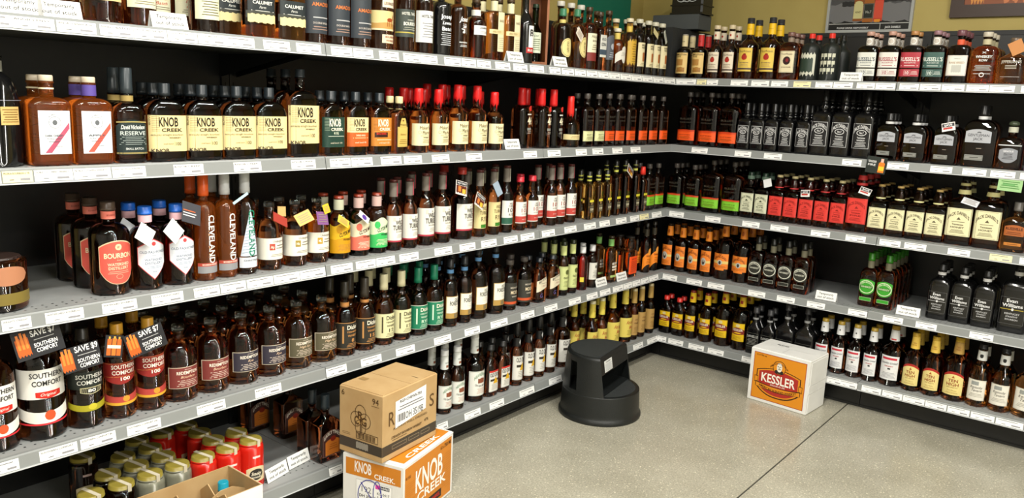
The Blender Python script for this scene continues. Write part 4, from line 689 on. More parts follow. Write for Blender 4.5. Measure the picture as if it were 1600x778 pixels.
def tall(nm, desc, W, H, g, cap, strip):
    T(nm, desc=desc, W=W, D=W, r=W*.25, H=H, zs=.66, zn=.74, rn=.012, g=g, cap=cap, neck=[(H*.80, H*.84, strip), (H*.88, H*.91, strip)], lab=[[P(-.018, .018, .090, .102, '#d8cc38'), P(-.018, .018, .036, .076, '#3c3630'), X('BLENDED', 0, .068, .005, .028, '#c8b880'), X('BEAM', 0, .054, .012, .026, '#d8d0b0', 'b'), Ln(-.014, .014, .038, .048, 2, '#a89868')]])
tall('slim_gold', 'slim square golden bottle with yellow strip', .048, .246, 'pale', ('screw', .04, .0135, '#202018'), '#b8b850')
tall('slim_dark', 'tall slim square dark bottle with yellow strip', .056, .290, 'deep', ('screw', .04, .0135, '#181814'), '#b8b850')
tall('slim_red', 'slim square dark bottle with red neck wrap', .054, .250, 'deep', ('cone', .045, .0145, '#e03428'), '#e03428')
# --- fourth shelf left
scl = [P(-.062, .062, .118, .200, '#e4e2dc'), X('SOUTHERN', 0, .184, .014, .088, '#1c1c1e', 'b'), X('COMFORT', 0, .162, .014, .078, '#1c1c1e', 'b'), P(-.032, .032, .118, .138, '#c8281c', 'tail'), X('Original', 0, .130, .008, .04, '#f8e8e0', 'i'),
       P(-.062, .062, .048, .080, '#e4e0d8', 'smile'), P(-.062, .062, .044, .049, '#d83038', 'smile'), P(-.014, .014, .056, .084, '#c85028', 'round')]
T('comfort', desc='big ribbed-shoulder bottle with white label', W=.122, H=.328, zs=.64, zn=.80, rn=.018, g='deep', bell=.06, cap=('screw', .032, .022, '#b02018'), lab=[scl])
T('comfort_black', desc='dark bottle, black label with number 80', W=.098, H=.285, zs=.60, zn=.76, rn=.016, g='deep', bell=.08, cap=('screw', .04, .018, '#201c18'),
  lab=[[P(-.05, .046, .115, .165, '#1e2420'), X('SOUTHERN', 0, .152, .012, .080, '#dcdcd6', 'b'), X('COMFORT', 0, .135, .012, .074, '#dcdcd6', 'b'), P(-.03, .03, .100, .120, '#c0b890', 'tail'), P(-.028, .028, .102, .118, '#101010', 'tail'), X('80', 0, .111, .009, .020, '#f0f0e8', 'b'), P(-.05, .05, .050, .068, '#a09820', 'smile'), P(-.012, .012, .054, .072, '#c0b430', 'round')]])
T('comfort_red', desc='amber bottle with gold cap and red numbered label', W=.09, H=.280, zs=.60, zn=.76, rn=.016, g='amber', bell=.08, cap=('screw', .034, .018, '#c8922c'), caplabel='gold screw cap',
  lab=[[P(-.048, .044, .105, .170, '#8e2420', 'tail'), F(-.046, .042, .128, .168, .0008, '#d89048'), X('SOUTHERN', 0, .158, .012, .072, '#f0e4d8', 'b'), X('COMFORT', 0, .141, .012, .070, '#f0e4d8', 'b'), X('100', 0, .122, .010, .026, '#f4ece0', 'b'), P(-.048, .044, .048, .068, '#b04038', 'smile'), P(-.048, .044, .042, .050, '#d8a030', 'smile'), P(-.01, .01, .052, .070, '#d09030', 'round')]])
def red(nm, desc, c, w, g, fr='#c8b8a0'):
    T(nm, desc=desc, W=.108, H=.236, zs=.62, zn=.80, rn=.016, g=g, cap=('cork', .018, .019, GL['smoke'], '#d8c088'),
      lab=[[P(-.042, .042, .044, .112, fr), P(-.040, .040, .046, .110, c), X('WHISKEY', 0, .104, .003, .022, '#e8dccc'), X('REDEMPTION', 0, .094, .010, .068, '#ece2d2', 'b'), X(w, 0, .081, .008, .046 if len(w) > 4 else .02, '#e8c8a8', 'i'), Ln(-.034, .034, .050, .072, 4, '#d8c8b8')]])
red('redemption_bourbon', 'round amber bottle with maroon framed label', '#7a3430', 'Bourbon', 'amber')
red('redemption_rye', 'round amber bottle with dark plum label', '#34303c', 'Rye', 'amber')
red('redemption_high', 'bright amber bottle with olive grey label', '#5a5440', 'High Rye', 'honey')
def dick(nm, desc, c, tc, g, cap, neck, sub):
    T(nm, desc=desc, W=.082, H=.278, zs=.52, zn=.66, rn=.0145, g=g, cap=cap, neck=neck,
      lab=[[P(-.046, .040, .028, .128, '#e0e0d0' if c == '#1f7a58' else tc), P(-.0445, .0385, .030, .126, c), P(-.036, -.030, .05, .115, tc), X('Dickel', .006, .110, .016, .048, '#e8e4d0' if c != '#dcd8a8' else '#302c20', 'b'), X('TENNESSEE' if sub != 'RYE' else 'GEORGE', .006, .092, .006, .05, tc, 'b'), X('WHISKY', .006, .078, .008, .044, tc, 'b'), X(sub, .006, .060, .013, .016*len(sub)*.8, tc, 'b'), Ln(-.02, .032, .034, .050, 3, tc)]])
dick('dickel_eight', 'round bottle with black and copper label, number 8', '#2c2a24', '#c08a50', 'dark', ('screw', .060, .0165, '#2c2820'), [(.178, .20, '#b07840', None, .0155)], '8')
dick('dickel_twelve', 'round bottle with charcoal copper-edged label', '#2c2a24', '#c08a50', 'dark', ('screw', .075, .0165, '#3a342c'), [(.178, .195, '#b07840', None, .0155)], '15')
dick('dickel_cream', 'round bottle with cream cap and cream label', '#dcd8a8', '#4a4430', 'dark', ('screw', .062, .0165, '#dcd6b0'), [], '12')
dick('dickel_rye', 'round bottle with green cap and green label', '#1f7a58', '#c8e0c8', 'deep', ('screw', .062, .0165, '#187858'), [], 'RYE')
def of(nm, desc, W, H):
    T(nm, desc=desc, W=W, H=H, zs=.58, zn=.70, rn=.014, g='deep', cap=('screw', .040, .0155, '#24262a'), neck=[(H-.062, H-.046, '#5888b8')],
      lab=[[P(-.030, .036, H*.13, H*.46, '#b08c48'), P(-.028, .034, H*.21, H*.452, '#e4e2d6'), X('OLD', .006, H*.41, .011, .022, '#303028', 'b'), X('FORESTER', .002, H*.355, .018, .056, '#303028', 'b'), Rg(.004, H*.28, .016, .006, .0006, '#909080'), P(-.006, .014, H*.14, H*.20, '#807050')]])
of('forester', 'dark bottle with white and gold label, blue neckband', .07, .292)
of('forester_large', 'tall black-brown bottle with white and gold label', .092, .318)
for nm, w, W in (('moon_dark', 'MOON', .074), ('moon_grey', 'MOON', .078)):
    T(nm, desc='dark bottle with charcoal label and orange stripe' if nm == 'moon_dark' else 'stopper bottle with black label and orange band', W=W, H=.234, zs=.62, zn=.74, rn=.0155, g='deep', cap=('cork', .022, .0185, '#4a4440', '#c8a880'),
      lab=[[P(-.042, .036, .022, .130, '#35342e'), P(-.042, .036, .030, .042, '#c8542c'), X('MIDNIGHT', 0, .108, .008, .05, '#b8b0a0', 'b'), X(w, 0, .086, .016, .046, '#d8c8a8', 'b'), X('WHISKEY', 0, .066, .006, .036, '#c8c0b0', 'b')]])
T('big_house', desc='amber flask with slanted cream label', W=.082, D=.06, r=.022, H=.218, zs=.62, zn=.80, rn=.015, st='slope', g='dark', cap=('screw', .022, .0175, '#20242a'),
  lab=[[Q([(-.041, .052), (.041, .075), (.041, .130), (-.041, .107)], '#dcd2b8'), X('BIG HOUSE', .0, .112, .011, .06, '#2c2824', 'bs'), Ln(-.028, .028, .092, .098, 1, '#504840'), X('2022', .006, .082, .008, .026, '#a05848', 'i'), X('G', -.012, .035, .02, .02, '#585080', 'b')]])
T('old_tub', desc='slim bottle with pale lime green label', W=.056, H=.275, zs=.56, zn=.70, rn=.0135, g='deep', cap=('screw', .020, .0155, '#28301c'), neck=[(.205, .254, '#c8d088', None, .0145)],
  lab=[[P(-.034, .034, .030, .150, '#c8d08c'), F(-.030, .030, .034, .146, .0008, '#586030'), P(-.012, .012, .108, .134, '#586030', 'round'), X('OLD TUB', 0, .092, .010, .042, '#404820', 'b'), Ln(-.02, .02, .045, .078, 5, '#78804c')]])
T('red_brandy', desc='slim bright red bottle with white cap', W=.058, H=.228, zs=.66, zn=.78, rn=.0135, g='red', cap=('screw', .034, .016, '#d8d8d8'), lab=[[P(-.026, -.016, .045, .07, '#e0c840')]])
T('white_band', desc='slim dark bottle with white label, white cap', W=.056, H=.228, zs=.62, zn=.76, rn=.0135, g='deep', cap=('screw', .034, .016, '#c8c8c8'), lab=[[P(-.028, .028, .045, .135, '#d8d6cc'), P(-.008, .008, .105, .122, '#606058', 'round'), Ln(-.02, .02, .055, .095, 5, '#808078')]])
T('green_neck', desc='red-orange bottle with white lettering and green neck', W=.074, D=.06, r=.025, H=.255, zs=.60, zn=.76, rn=.014, g='orange', cap=('screw', .014, .0155, '#3a3020'), neck=[(.200, .238, '#7ab060', None, .0148)],
  lab=[[P(-.022, .026, .100, .112, '#e0d8c8'), P(-.022, .026, .082, .094, '#e0d8c8'), P(-.022, .026, .068, .077, '#d8c8b0'), P(-.03, .03, .030, .042, '#a8c070'), X('OLE', 0, .106, .007, .03, '#602818', 'b')]])
T('orange_square', desc='wide decanter with bright orange back label', W=.098, D=.065, r=.02, H=.232, zs=.58, zn=.66, rn=.024, g='amber', bulge=.008, cap=('screw', .014, .026, '#201c18'),
  lab=[[P(-.044, .044, .020, .120, '#f05018'), X('KENTUCKY', 0, .105, .006, .05, '#8a2008', 'b'), Ln(-.034, .034, .030, .095, 12, '#a83008')]])
T('orange_badge', desc='slim tall bottle with orange arched badge', W=.058, H=.292, zs=.55, zn=.68, rn=.013, g='deep', cap=('screw', .024, .0145, '#28241c'), neck=[(.215, .255, '#3a3428')],
  lab=[[P(-.032, .032, .050, .120, '#f08820', 'bow'), P(-.014, .014, .10, .145, '#f0a040', 'round'), X('GRAND-DAD', 0, .100, .010, .05, '#7a2c08', 'b'), Ln(-.024, .024, .055, .085, 3, '#8a4010')]])
# --- bottom shelf left
T('jar_red', kind='moonshine_jar', cat='jar', desc='glass jar of bright red moonshine with gold lid', W=.084, H=.172, zs=.80, zn=.90, rn=.034, g='cherry', cap=('screw', .016, .037, None), neck=[],
  lab=[[P(-.034, .034, .030, .085, '#d8c8a0', 'arch'), P(-.024, .024, .036, .076, '#282420', 'round'), X('Smoky', 0, .060, .012, .036, '#e8e0c8', 'bi'), X('MOONSHINE', 0, .046, .006, .036, '#e8e0c8', 'b')], [P(-.012, .014, .115, .122, '#f0d0c8', 'wave')]])
for nm, g, d in (('jar_clear', 'pine', 'glass jar of pale moonshine with gold lid'), ('jar_dark', 'deep', 'glass jar of dark moonshine with gold lid')):
    q = dict(TYPES['jar_red']); q.update(g=g, desc=d); TYPES[nm] = q
T('early', desc='square bottle with orange sunburst label', W=.098, D=.07, r=.012, H=.25, zs=.56, zn=.70, rn=.015, st='slope', g='dark', cap=('screw', .058, .0165, '#20282c'),
  lab=[[P(-.038, .046, .022, .120, '#8a6a60', 'arch'), P(-.036, .044, .024, .118, '#4a2c28', 'arch'), X('EARLY TIMES', .004, .108, .013, .072, '#e0d8c8', 'ba'), P(-.026, .040, .026, .088, '#d07828', 'arch'), P(-.004, .022, .076, .096, '#8a2818', 'round'), Ln(-.01, .03, .045, .07, 3, '#a85818')]])
hl = [P(-.036, .034, .026, .128, '#e2e2da'), F(-.034, .032, .028, .126, .0008, '#487050'), X('HEAVEN HILL', 0, .112, .014, .060, '#2c7a48', 'a'), P(-.016, .016, .078, .098, '#8a5038', 'wave'), X('Old Style Bourbon', 0, .068, .009, .054, '#303030', 'iu'), Ln(-.02, .02, .035, .058, 4, '#c8a090')]
T('heaven', desc='tall-necked dark bottle with white-green label', W=.07, H=.278, zs=.54, zn=.68, rn=.0145, st='slope', g='deep', cap=('screw', .025, .0175, '#d8dad8'), neck=[(.195, .253, '#d0d4d0', [X('HEAVEN', 0, .225, .005, .02, '#405048'), P(-.006, .006, .204, .214, '#8a5038')], .0165, .0155)], lab=[hl])
T('heaven_large', desc='large tall-necked bottle with white-green label', W=.094, H=.308, zs=.54, zn=.68, rn=.0155, st='slope', g='deep', cap=('screw', .028, .0185, '#d8dad8'), neck=[(.218, .280, '#d0d4d0', [X('HEAVEN', 0, .25, .005, .02, '#405048'), P(-.006, .006, .228, .238, '#8a5038')], .0175, .0165)], lab=[zmap(hl, 1.12, 0, 1.2)])
cl = [P(-.032, .034, .024, .118, '#dedcd4'), F(-.030, .032, .026, .116, .0007, '#606058'), X('OLD CROW', .002, .104, .018, .060, '#302c28', 'b'), P(-.026, .028, .074, .084, '#38322c'), P(-.010, .022, .062, .094, '#d8a820', 'tri'), Ln(-.02, .02, .034, .060, 4, '#a8a498')]
T('crow_red', desc='flask bottle with red-banded white label', W=.084, D=.06, r=.03, H=.240, zs=.60, zn=.76, rn=.0145, st='slope', g='dark', cap=('screw', .028, .0175, '#202020'), lab=[cl+[P(-.032, .034, .116, .124, '#c83028')]])
T('crow', desc='dark bottle with white label and yellow crest', W=.066, H=.305, zs=.50, zn=.62, rn=.0145, g='dark', cap=('cone', .060, .0155, '#181818'), neck=[(.190, .232, '#181818', [P(-.004, .010, .196, .226, '#c8c8c8', 'diam')], .016, .0155)], lab=[zmap(cl, 1.25, 0)])
T('crow_large', desc='large dark bottle with white label, yellow crest', W=.088, H=.325, zs=.50, zn=.62, rn=.0155, g='deep', cap=('cone', .060, .0175, '#181818'), neck=[(.208, .258, '#282828', [P(-.006, .012, .212, .252, '#c8c8c8', 'diam')], .0175, .0165)], lab=[zmap(cl, 1.25, 0, 1.2)])
al = [P(-.038, .034, .026, .116, '#dcc860'), X('Ancient', 0, .096, .018, .052, '#a83828', 'i'), X('Age', .006, .073, .018, .034, '#a83828', 'b'), Ln(-.02, .024, .036, .060, 4, '#806820')]
T('ancient', desc='amber bottle with yellow label and cream cap', W=.07, H=.300, zs=.50, zn=.64, rn=.0145, st='slope', g='dark', cap=('screw', .018, .0165, '#dcd4a8'), neck=[(.208, .283, '#d8c450', [X('A A', 0, .245, .010, .016, '#a83828')], .0170, .0152)], lab=[zmap(al, 1.15, 0)])
T('ancient_large', desc='large amber bottle with yellow label, cream cap', W=.09, H=.318, zs=.50, zn=.64, rn=.0155, st='slope', g='dark', cap=('screw', .020, .0175, '#dcd4a8'), neck=[(.220, .298, '#d8c450', [X('A A', 0, .258, .010, .018, '#a83828')], .0190, .0165)], lab=[zmap(al, 1.25, 0, 1.25)])
T('tan_wrap', desc='slim bottle with tan paper wrap label', W=.058, H=.300, zs=.55, zn=.66, rn=.0135, g='dark', cap=('screw', .016, .0155, '#c8b888'), neck=[(.215, .284, '#a88848', None, .0158, .0145)], lab=[[P(-.040, .034, .028, .150, '#b08c50'), X('SPECIAL', 0, .120, .008, .04, '#703818', 'i'), X('CHARTER', 0, .100, .008, .042, '#503018', 'b'), Ln(-.024, .024, .04, .08, 5, '#80602c')]])
# --- top shelf left
def simple(nm, desc, W, H, g, lab, cap=('cork', .02, .017, '#403020'), **k):
    d = dict(desc=desc, W=W, H=H, zs=.66, zn=.76, rn=.0145, g=g, cap=cap, lab=lab); d.update(k); TYPES[nm] = d
simple('cream_batch', 'tall bottle with cream small-print label', .10, .30, 'dark', [[P(-.042, .042, .060, .20, '#d8b480'), X('FOUNDED 1870', 0, .12, .006, .06, '#805030'), Ln(-.03, .03, .07, .11, 5, '#a07850')]])
simple('cream_red', 'tall bottle with cream label, red script', .094, .30, 'dark', [[P(-.036, .036, .052, .18, '#dcd8b8'), X('Barrel', 0, .095, .010, .04, '#b83828', 'i'), X('Batch', 0, .080, .009, .036, '#b83828', 'i'), Ln(-.03, .03, .060, .072, 2, '#706850')]])
simple('label1920', 'tall bottle with cream label dated 1920', .088, .30, 'deep', [[P(-.034, .034, .040, .17, '#dedab8'), X('1920', .004, .105, .009, .032, '#403c30'), Ln(-.028, .028, .050, .095, 6, '#58543c')]])
simple('calumet', 'flat round-sided bottle with dark banner label', .115, .27, 'orange', [[P(-.056, .056, .060, .082, '#3a3c34'), P(-.05, .05, .046, .074, '#d8c890', 'torn'), P(-.05, .05, .082, .125, '#232a2c'), X('CALUMET', 0, .108, .010, .070, '#dcdcd4', 'b'), X('Farm', 0, .094, .008, .024, '#dcdcd4', 'i'), Ln(-.04, .04, .08, .086, 1, '#c8c8c0')]], D=.055, r=.027, zs=.55)
simple('amador', 'tall bottle with charcoal label, orange lettering', .095, .30, 'dark', [[P(-.040, .044, .034, .170, '#30363c'), X('AMADOR', .004, .128, .012, .072, '#c86c30', 'b'), Ln(-.028, .034, .080, .092, 1, '#a8a8a8'), X('DOUBLE BARREL', .002, .068, .006, .06, '#b0a8a0', 'b'), Ln(-.03, .034, .044, .060, 2, '#a08070')]])
simple('lexington', 'bourbon bottle with painted horse picture label', .105, .30, 'amber', [[P(-.024, .050, .150, .180, '#d8d0b8'), X('LEXINGTON', .013, .164, .010, .062, '#705040', 'b'), P(-.050, .052, .072, .138, '#c8b880'), P(-.050, .052, .072, .096, '#b08848', 'wave'), P(-.050, .052, .070, .076, '#d8c8a0'), P(-.006, .022, .100, .114, '#904018', 'round'), Q([(.020, .108), (.026, .126), (.032, .122), (.026, .106)], '#904018'),
   Q([(-.004, .104), (-.001, .104), (-.003, .084), (-.005, .084)], '#904018'), Q([(.003, .104), (.006, .104), (.005, .084), (.003, .084)], '#904018'), Q([(.013, .104), (.016, .104), (.017, .084), (.015, .084)], '#904018'), Q([(.019, .104), (.022, .104), (.025, .086), (.023, .086)], '#904018'), P(-.024, .050, .026, .056, '#d8c8a8'), X('BOURBON', .013, .048, .007, .05, '#803828', 'b'), X('WHISKEY', .013, .035, .007, .046, '#803828', 'b')]])
simple('hotel_black', 'bottle with olive-black label, white lettering', .08, .285, 'dark', [[P(-.044, .040, .056, .155, '#38403a'), X('HOTEL TANGO', 0, .140, .010, .070, '#d8d8cc', 'b'), X('BOURBON', 0, .104, .012, .058, '#e0e0d4', 'b'), P(-.044, .040, .070, .074, '#b0a048'), X('WHISKEY', 0, .117, .006, .03, '#c0c0b4'), Ln(-.03, .03, .080, .094, 2, '#a0a090')]])
simple('hotel_white', 'bottle with white label, black lettering', .078, .285, 'dark', [[P(-.040, .038, .044, .160, '#d8d8d4'), X('HOTEL TANGO', 0, .140, .010, .066, '#383838', 'b'), Ln(-.03, .03, .060, .120, 6, '#808080')]])
simple('etched_white', 'clear-printed bottle with white script on black', .082, .275, 'black', [[X('Joseph', 0, .150, .016, .064, '#dce0e4', 'b'), X('Lawson', 0, .126, .012, .050, '#dce0e4', 'bi'), X('Batch', 0, .104, .014, .052, '#dce0e4', 'b'), Ln(-.03, .03, .04, .092, 7, '#c8ccd0')]])
simple('etched_rye', 'reddish bottle with white script lettering', .082, .275, 'amber', [[X('Josef', 0, .150, .018, .050, '#e4e4e0', 'bi'), X('THE', 0, .130, .005, .02, '#e4e4e0'), X('Rye', 0, .110, .018, .03, '#e4e4e0', 'bv'), X('RESERVE', 0, .060, .005, .045, '#e4e4e0', 'b'), Ln(-.02, .02, .042, .052, 2, '#e4e4e0')]])
simple('longbranch', 'round-shouldered bottle with small white square label', .088, .245, 'dark', [[P(-.030, .040, .098, .135, '#dcdcd8'), X('LONGBRANCH', .005, .126, .006, .05, '#404040', 'b'), Ln(-.02, .03, .104, .114, 2, '#909090')]], neck=[(.155+.02, .198, '#d8d8d0', None, .0185)], zs=.58, zn=.70, rn=.018)
simple('ribbon', 'wide bottle with cream paper sash and belt', .102, .27, 'orange', [[P(-.006, .040, .040, .200, '#d4cca8'), P(-.050, .052, .110, .128, '#cfc090'), X('BASIL', .017, .165, .010, .026, '#605840'), X('BELTED', -.012, .119, .007, .05, '#806838', 'i'), Ln(.0, .034, .05, .10, 6, '#b0a888')]], D=.06, r=.028, neck=[(.205, .245, '#d8d0a8')], zs=.70)
simple('tall_black', 'tall black bottle with small white label', .08, .34, 'black', [[P(-.016, .018, .072, .165, '#e0e0dc'), X('B', .001, .135, .03, .022, '#202020', 'b'), P(-.026, .018, .048, .072, '#a82020'), X('RUD', -.004, .06, .010, .03, '#e8e0d8', 'b')]], st='slope', zs=.5, zn=.68, rn=.015, cap=('screw', .05, .017, '#101010'))
simple('oval', 'dark bottle with round gold label, green cap', .088, .27, 'deep', [[P(-.044, .028, .050, .135, '#d8c888', 'round'), Rg(-.008, .0925, .032, .038, .0012, '#403818'), X('OLD RIPY', -.008, .095, .012, .05, '#403818', 'v')]], cap=('screw', .035, .017, '#3c7858'), neck=[(.200, .220, '#d0c070')])
simple('oval_amber', 'amber bottle with half-round gold label, green cap', .096, .28, 'orange', [[P(-.030, .040, .055, .150, '#d8c888', 'round'), Rg(.005, .102, .030, .042, .0012, '#403818'), X('RIPY', .003, .1, .012, .05, '#403818', 'v')]], cap=('screw', .035, .017, '#3c7858'))
simple('tall_stopper', 'tall clear-necked bottle with pale stopper', .085, .335, 'amber', [[P(-.03, .03, .06, .14, '#c8b888')], [P(-.010, .012, .275, .30, '#c8b048', 'round')]], cap=('cork', .025, .02, '#d0ccc0', '#d8d0b8'), zs=.62, zn=.72)
simple('michter', 'bottle with maroon-bottomed cream label', .086, .30, 'amber', [[P(-.030, .036, .070, .175, '#d8d4b8'), P(-.030, .036, .045, .085, '#7a2c28'), X('Michter', .003, .16, .012, .055, '#584830', 'i'), X('SOUR', .003, .14, .008, .04, '#584830', 'b'), Ln(-.02, .028, .095, .125, 3, '#807858')]])
simple('column', 'tall bottle with white and slate-blue label', .066, .285, 'dark', [[P(-.028, .028, .068, .175, '#d0d0c8'), P(-.028, .028, .080, .105, '#405060'), X('OLD', 0, .155, .012, .036, '#303840', 'b'), X('EZRA', 0, .13, .014, .04, '#303840', 'b')]], D=.06, r=.012)
simple('silver', 'slender bottle with silver-grey arched label', .066, .30, 'orange', [[P(-.030, .030, .060, .18, '#50545c', 'arch'), P(-.012, .012, .11, .14, '#a8acb4', 'round'), Ln(-.02, .02, .07, .10, 3, '#b0b4bc')]])
simple('shield', 'bottle with white cross-shaped label, red seal', .09, .225, 'dark', [[P(-.036, .038, .070, .115, '#d8d4c8', 'bow'), P(-.016, .018, .050, .135, '#d8d4c8', 'shield'), Ln(-.02, .022, .085, .105, 3, '#908878')]], cap=('cork', .018, .019, '#d8d0b8'), neck=[(.165, .205, '#d8c060'), ], zs=.6)
simple('gold_label', 'bottle with tall mustard-yellow label, gold neck', .08, .285, 'orange', [[P(-.032, .032, .045, .180, '#c8a038', 'torn'), Ln(-.02, .02, .06, .16, 8, '#806020')]], cap=('cork', .02, .019, '#d8ccb0'), neck=[(.205, .262, '#d8b850'), (.245, .262, '#c82828')])
simple('high_west', 'clear-necked bottle with narrow cream picture label', .072, .29, 'deep', [[P(-.026, .026, .045, .168, '#dcd0a8'), X('HIGH', 0, .155, .010, .034, '#383020', 'b'), X('WEST', 0, .142, .010, .034, '#383020', 'b'), P(-.008, .010, .07, .12, '#a85c28', 'torn'), Ln(-.02, .02, .05, .065, 2, '#807048')]], cap=('cork', .022, .0195, '#c8c4b0', '#d8d0b0'), zs=.66, zn=.76)
simple('crate_green', 'green glass bottle inside an open wooden crate', .062, .26, 'green', [[P(-.028, .028, .045, .135, '#c8d0b8'), X('Old', 0, .12, .008, .02, '#303820', 'i'), Ln(-.02, .02, .055, .11, 6, '#606848')]], zs=.5, zn=.68, st='slope', cap=('screw', .02, .015, '#203020'))
# --- right run
def temp(nm, c, d):
    simple(nm, d, .084, .245, 'deep', [[P(-.044, .040, .028, .142, '#dcbc78'), X('TEMPLETON', -.002, .132, .009, .068, '#4a3818', 'b'), X('RYE', -.01, .121, .007, .024, '#4a3818', 'b'), P(-.03, .014, .070, .108, '#b08040', 'torn'), P(-.02, .026, .036, .062, '#a87838', 'wave'), X('THE GOOD STUFF', 0, .042, .005, .056, '#583c18', 'i')]], cap=('cork', .006, .0165, '#b0a8a0'), neck=[(.178, .238, c, [X('RYE', 0, .205, .006, .014, '#403018')], .0158)], zs=.60, zn=.70)
temp('templeton', '#d8c89c', 'dark bottle with tan illustrated label, cream neck'); temp('templeton_red', '#c02c2c', 'dark bottle with tan illustrated label, red neck')
fl = [P(-.034, .034, .038, .145, '#dccfb8'), X('FourRoses', 0, .130, .010, .054, '#604838'), P(-.013, .013, .090, .116, '#a82c20', 'round'), P(-.006, .008, .112, .120, '#8a2018', 'round'), X('BOURBON', 0, .078, .006, .04, '#806850', 'b'), P(-.034, .034, .046, .054, '#504038'), Ln(-.02, .02, .06, .072, 2, '#907860')]
simple('roses_small', 'brown bottle with cream label and red rose', .078, .29, 'dark', [fl], cap=('cork', .022, .0185, '#c8b898', '#403020'), neck=[(.215, .256, '#dccfb8', [P(-.005, .005, .230, .242, '#a82c20', 'round')], .0168)], zs=.54, zn=.68, st='slope')
fy = [(i[0],)+tuple('#dcbc50' if x == '#dccfb8' else x for x in i[1:]) for i in fl]
simple('roses_yellow', 'large brown bottle with yellow rose label', .106, .325, 'dark', [zmap(fy, 1.15, 0, 1.2)], cap=('screw', .030, .0195, '#2c2c30'), neck=[(.238, .296, '#e8b818', [X('FourRoses', 0, .268, .004, .028, '#806018')], .0200, .0170)], zs=.55, zn=.70, st='slope')
simple('roses_barrel', 'flat-shouldered bottle with black rose label', .105, .246, 'amber', [[P(-.042, .036, .040, .150, '#e0d4b0'), F(-.040, .034, .042, .148, .001, '#604838'), X('FourRoses', -.003, .135, .009, .058, '#504038'), P(-.022, .018, .080, .122, '#301418', 'round'), P(-.008, .008, .094, .112, '#802028', 'round'), X('SINGLE BARREL', -.002, .068, .006, .05, '#806850', 'b')]], D=.065, r=.03, cap=('cork', .022, .019, '#705048', '#302018'), zs=.66, zn=.80, neck=[(.196, .222, '#8a7868')])
simple('blackbird', 'matte black-green bottle with torn white label', .096, .238, 'matte', [[P(-.042, .042, .024, .142, '#c8c8b8', 'torn'), P(-.044, .030, .040, .118, '#2a3a30', 'torn')]], cap=('screw', .028, .0155, '#d03028'), zs=.66, zn=.80, rn=.014)
bb = []
for r_ in range(3):
    for c_ in range(4): bb += [P(-.036+c_*.02, -.020+c_*.02, .118-r_*.036, .138-r_*.036, '#c4c4b0', 'torn'), P(-.034+c_*.02, -.030+c_*.02, .106-r_*.036, .122-r_*.036, '#c4c4b0', 'tail')]
simple('blackbirds', 'matte black bottle printed with rows of white birds', .096, .238, 'matte', [bb], cap=('screw', .028, .0155, '#d03028'), zs=.66, zn=.80, rn=.014)
simple('black_plain', 'plain matte black bottle with black cap', .088, .238, 'matte', [], cap=('screw', .03, .0155, '#181818'), zs=.62, zn=.80, rn=.014, st='slope')
def russ(nm, d, c, tc, capc, g='deep'):
    simple(nm, d, .098, .242, g, [[P(-.050, .044, .070, .142, c), X("RUSSELL'S", -.003, .110, .018, .084, tc, 'b'), X('RESERVE', 0, .093, .006, .05, tc), Ln(-.04, .036, .076, .084, 1, tc)], [P(-.050, .044, .030, .064, c), X('10', -.008, .047, .014, .016, tc, 'b'), F(-.022, .006, .036, .058, .0008, tc), Ln(.008, .038, .038, .056, 3, tc)]],
      D=.07, r=.026, cap=('cork', .020, .0185, capc, '#d8c8a8'), zs=.64, zn=.73, neck=[(.176, .212, '#c0b8ae', [Rg(0, .194, .014, .014, .003, '#f0f0ec')], .0162)])
russ('russell_white', 'dark bottle with white slate-lettered label', '#d8d8d0', '#48505c', '#b08878'); russ('russell_red', 'dark bottle with white red-lettered label', '#dcd8d0', '#a03848', '#b08878')
russ('russell_crimson', 'dark bottle with crimson label', '#a83440', '#f0e0dc', '#a87848'); russ('russell_green', 'dark bottle with teal-green label', '#3c5a54', '#d8e0d8', '#8a6870')
simple('longbranch_red', 'dark bottle with white square deer label', .098, .242, 'deep', [[P(-.044, .042, .036, .128, '#dcdad0'), F(-.042, .040, .038, .126, .0008, '#a03838'), X('RARE BREED', 0, .095, .009, .062, '#a07850'), P(-.02, .02, .050, .086, '#b8b8b0', 'torn'), X('WILD', 0, .113, .004, .026, '#808078')]], D=.07, r=.026, cap=('cork', .026, .021, '#684048', '#d8c8a8'), zs=.64, zn=.73, neck=[(.176, .200, '#d85838')])
simple('row_white', 'bright amber bottle with white printed lettering', .110, .232, 'orange', [[X('WHISKEY', 0, .122, .012, .066, '#e8e8e4', 'b'), X('ROW', 0, .106, .010, .034, '#e8e8e4', 'b'), X('X', 0, .140, .008, .018, '#e8e8e4', 'b'), Ln(-.036, .036, .060, .086, 5, '#d8d8d4'), Rg(0, .042, .010, .010, .003, '#e8e8e4'), Ln(-.034, .034, .044, .050, 1, '#d8d8d4')]], D=.075, r=.04, cap=('cork', .022, .021, '#b8b0a0', '#c8b898'), zs=.62, zn=.74, rn=.017, neck=[(.176, .200, '#b8b090')])
simple('jefferson', 'squat broad amber bottle with silver script', .110, .205, 'amber', [[X("JEFFERSON'S", -.004, .100, .012, .080, '#c0b8a8', 'b'), P(-.024, .020, .082, .085, '#b0a898'), P(-.024, .020, .070, .073, '#b0a898'), P(-.024, .020, .076, .079, '#b0a898'), P(-.04, .036, .034, .036, '#a8a098', 'wave')]], D=.08, r=.038, cap=('cork', .024, .022, '#685848', '#584030'), zs=.56, zn=.70, rn=.018, st='slope')
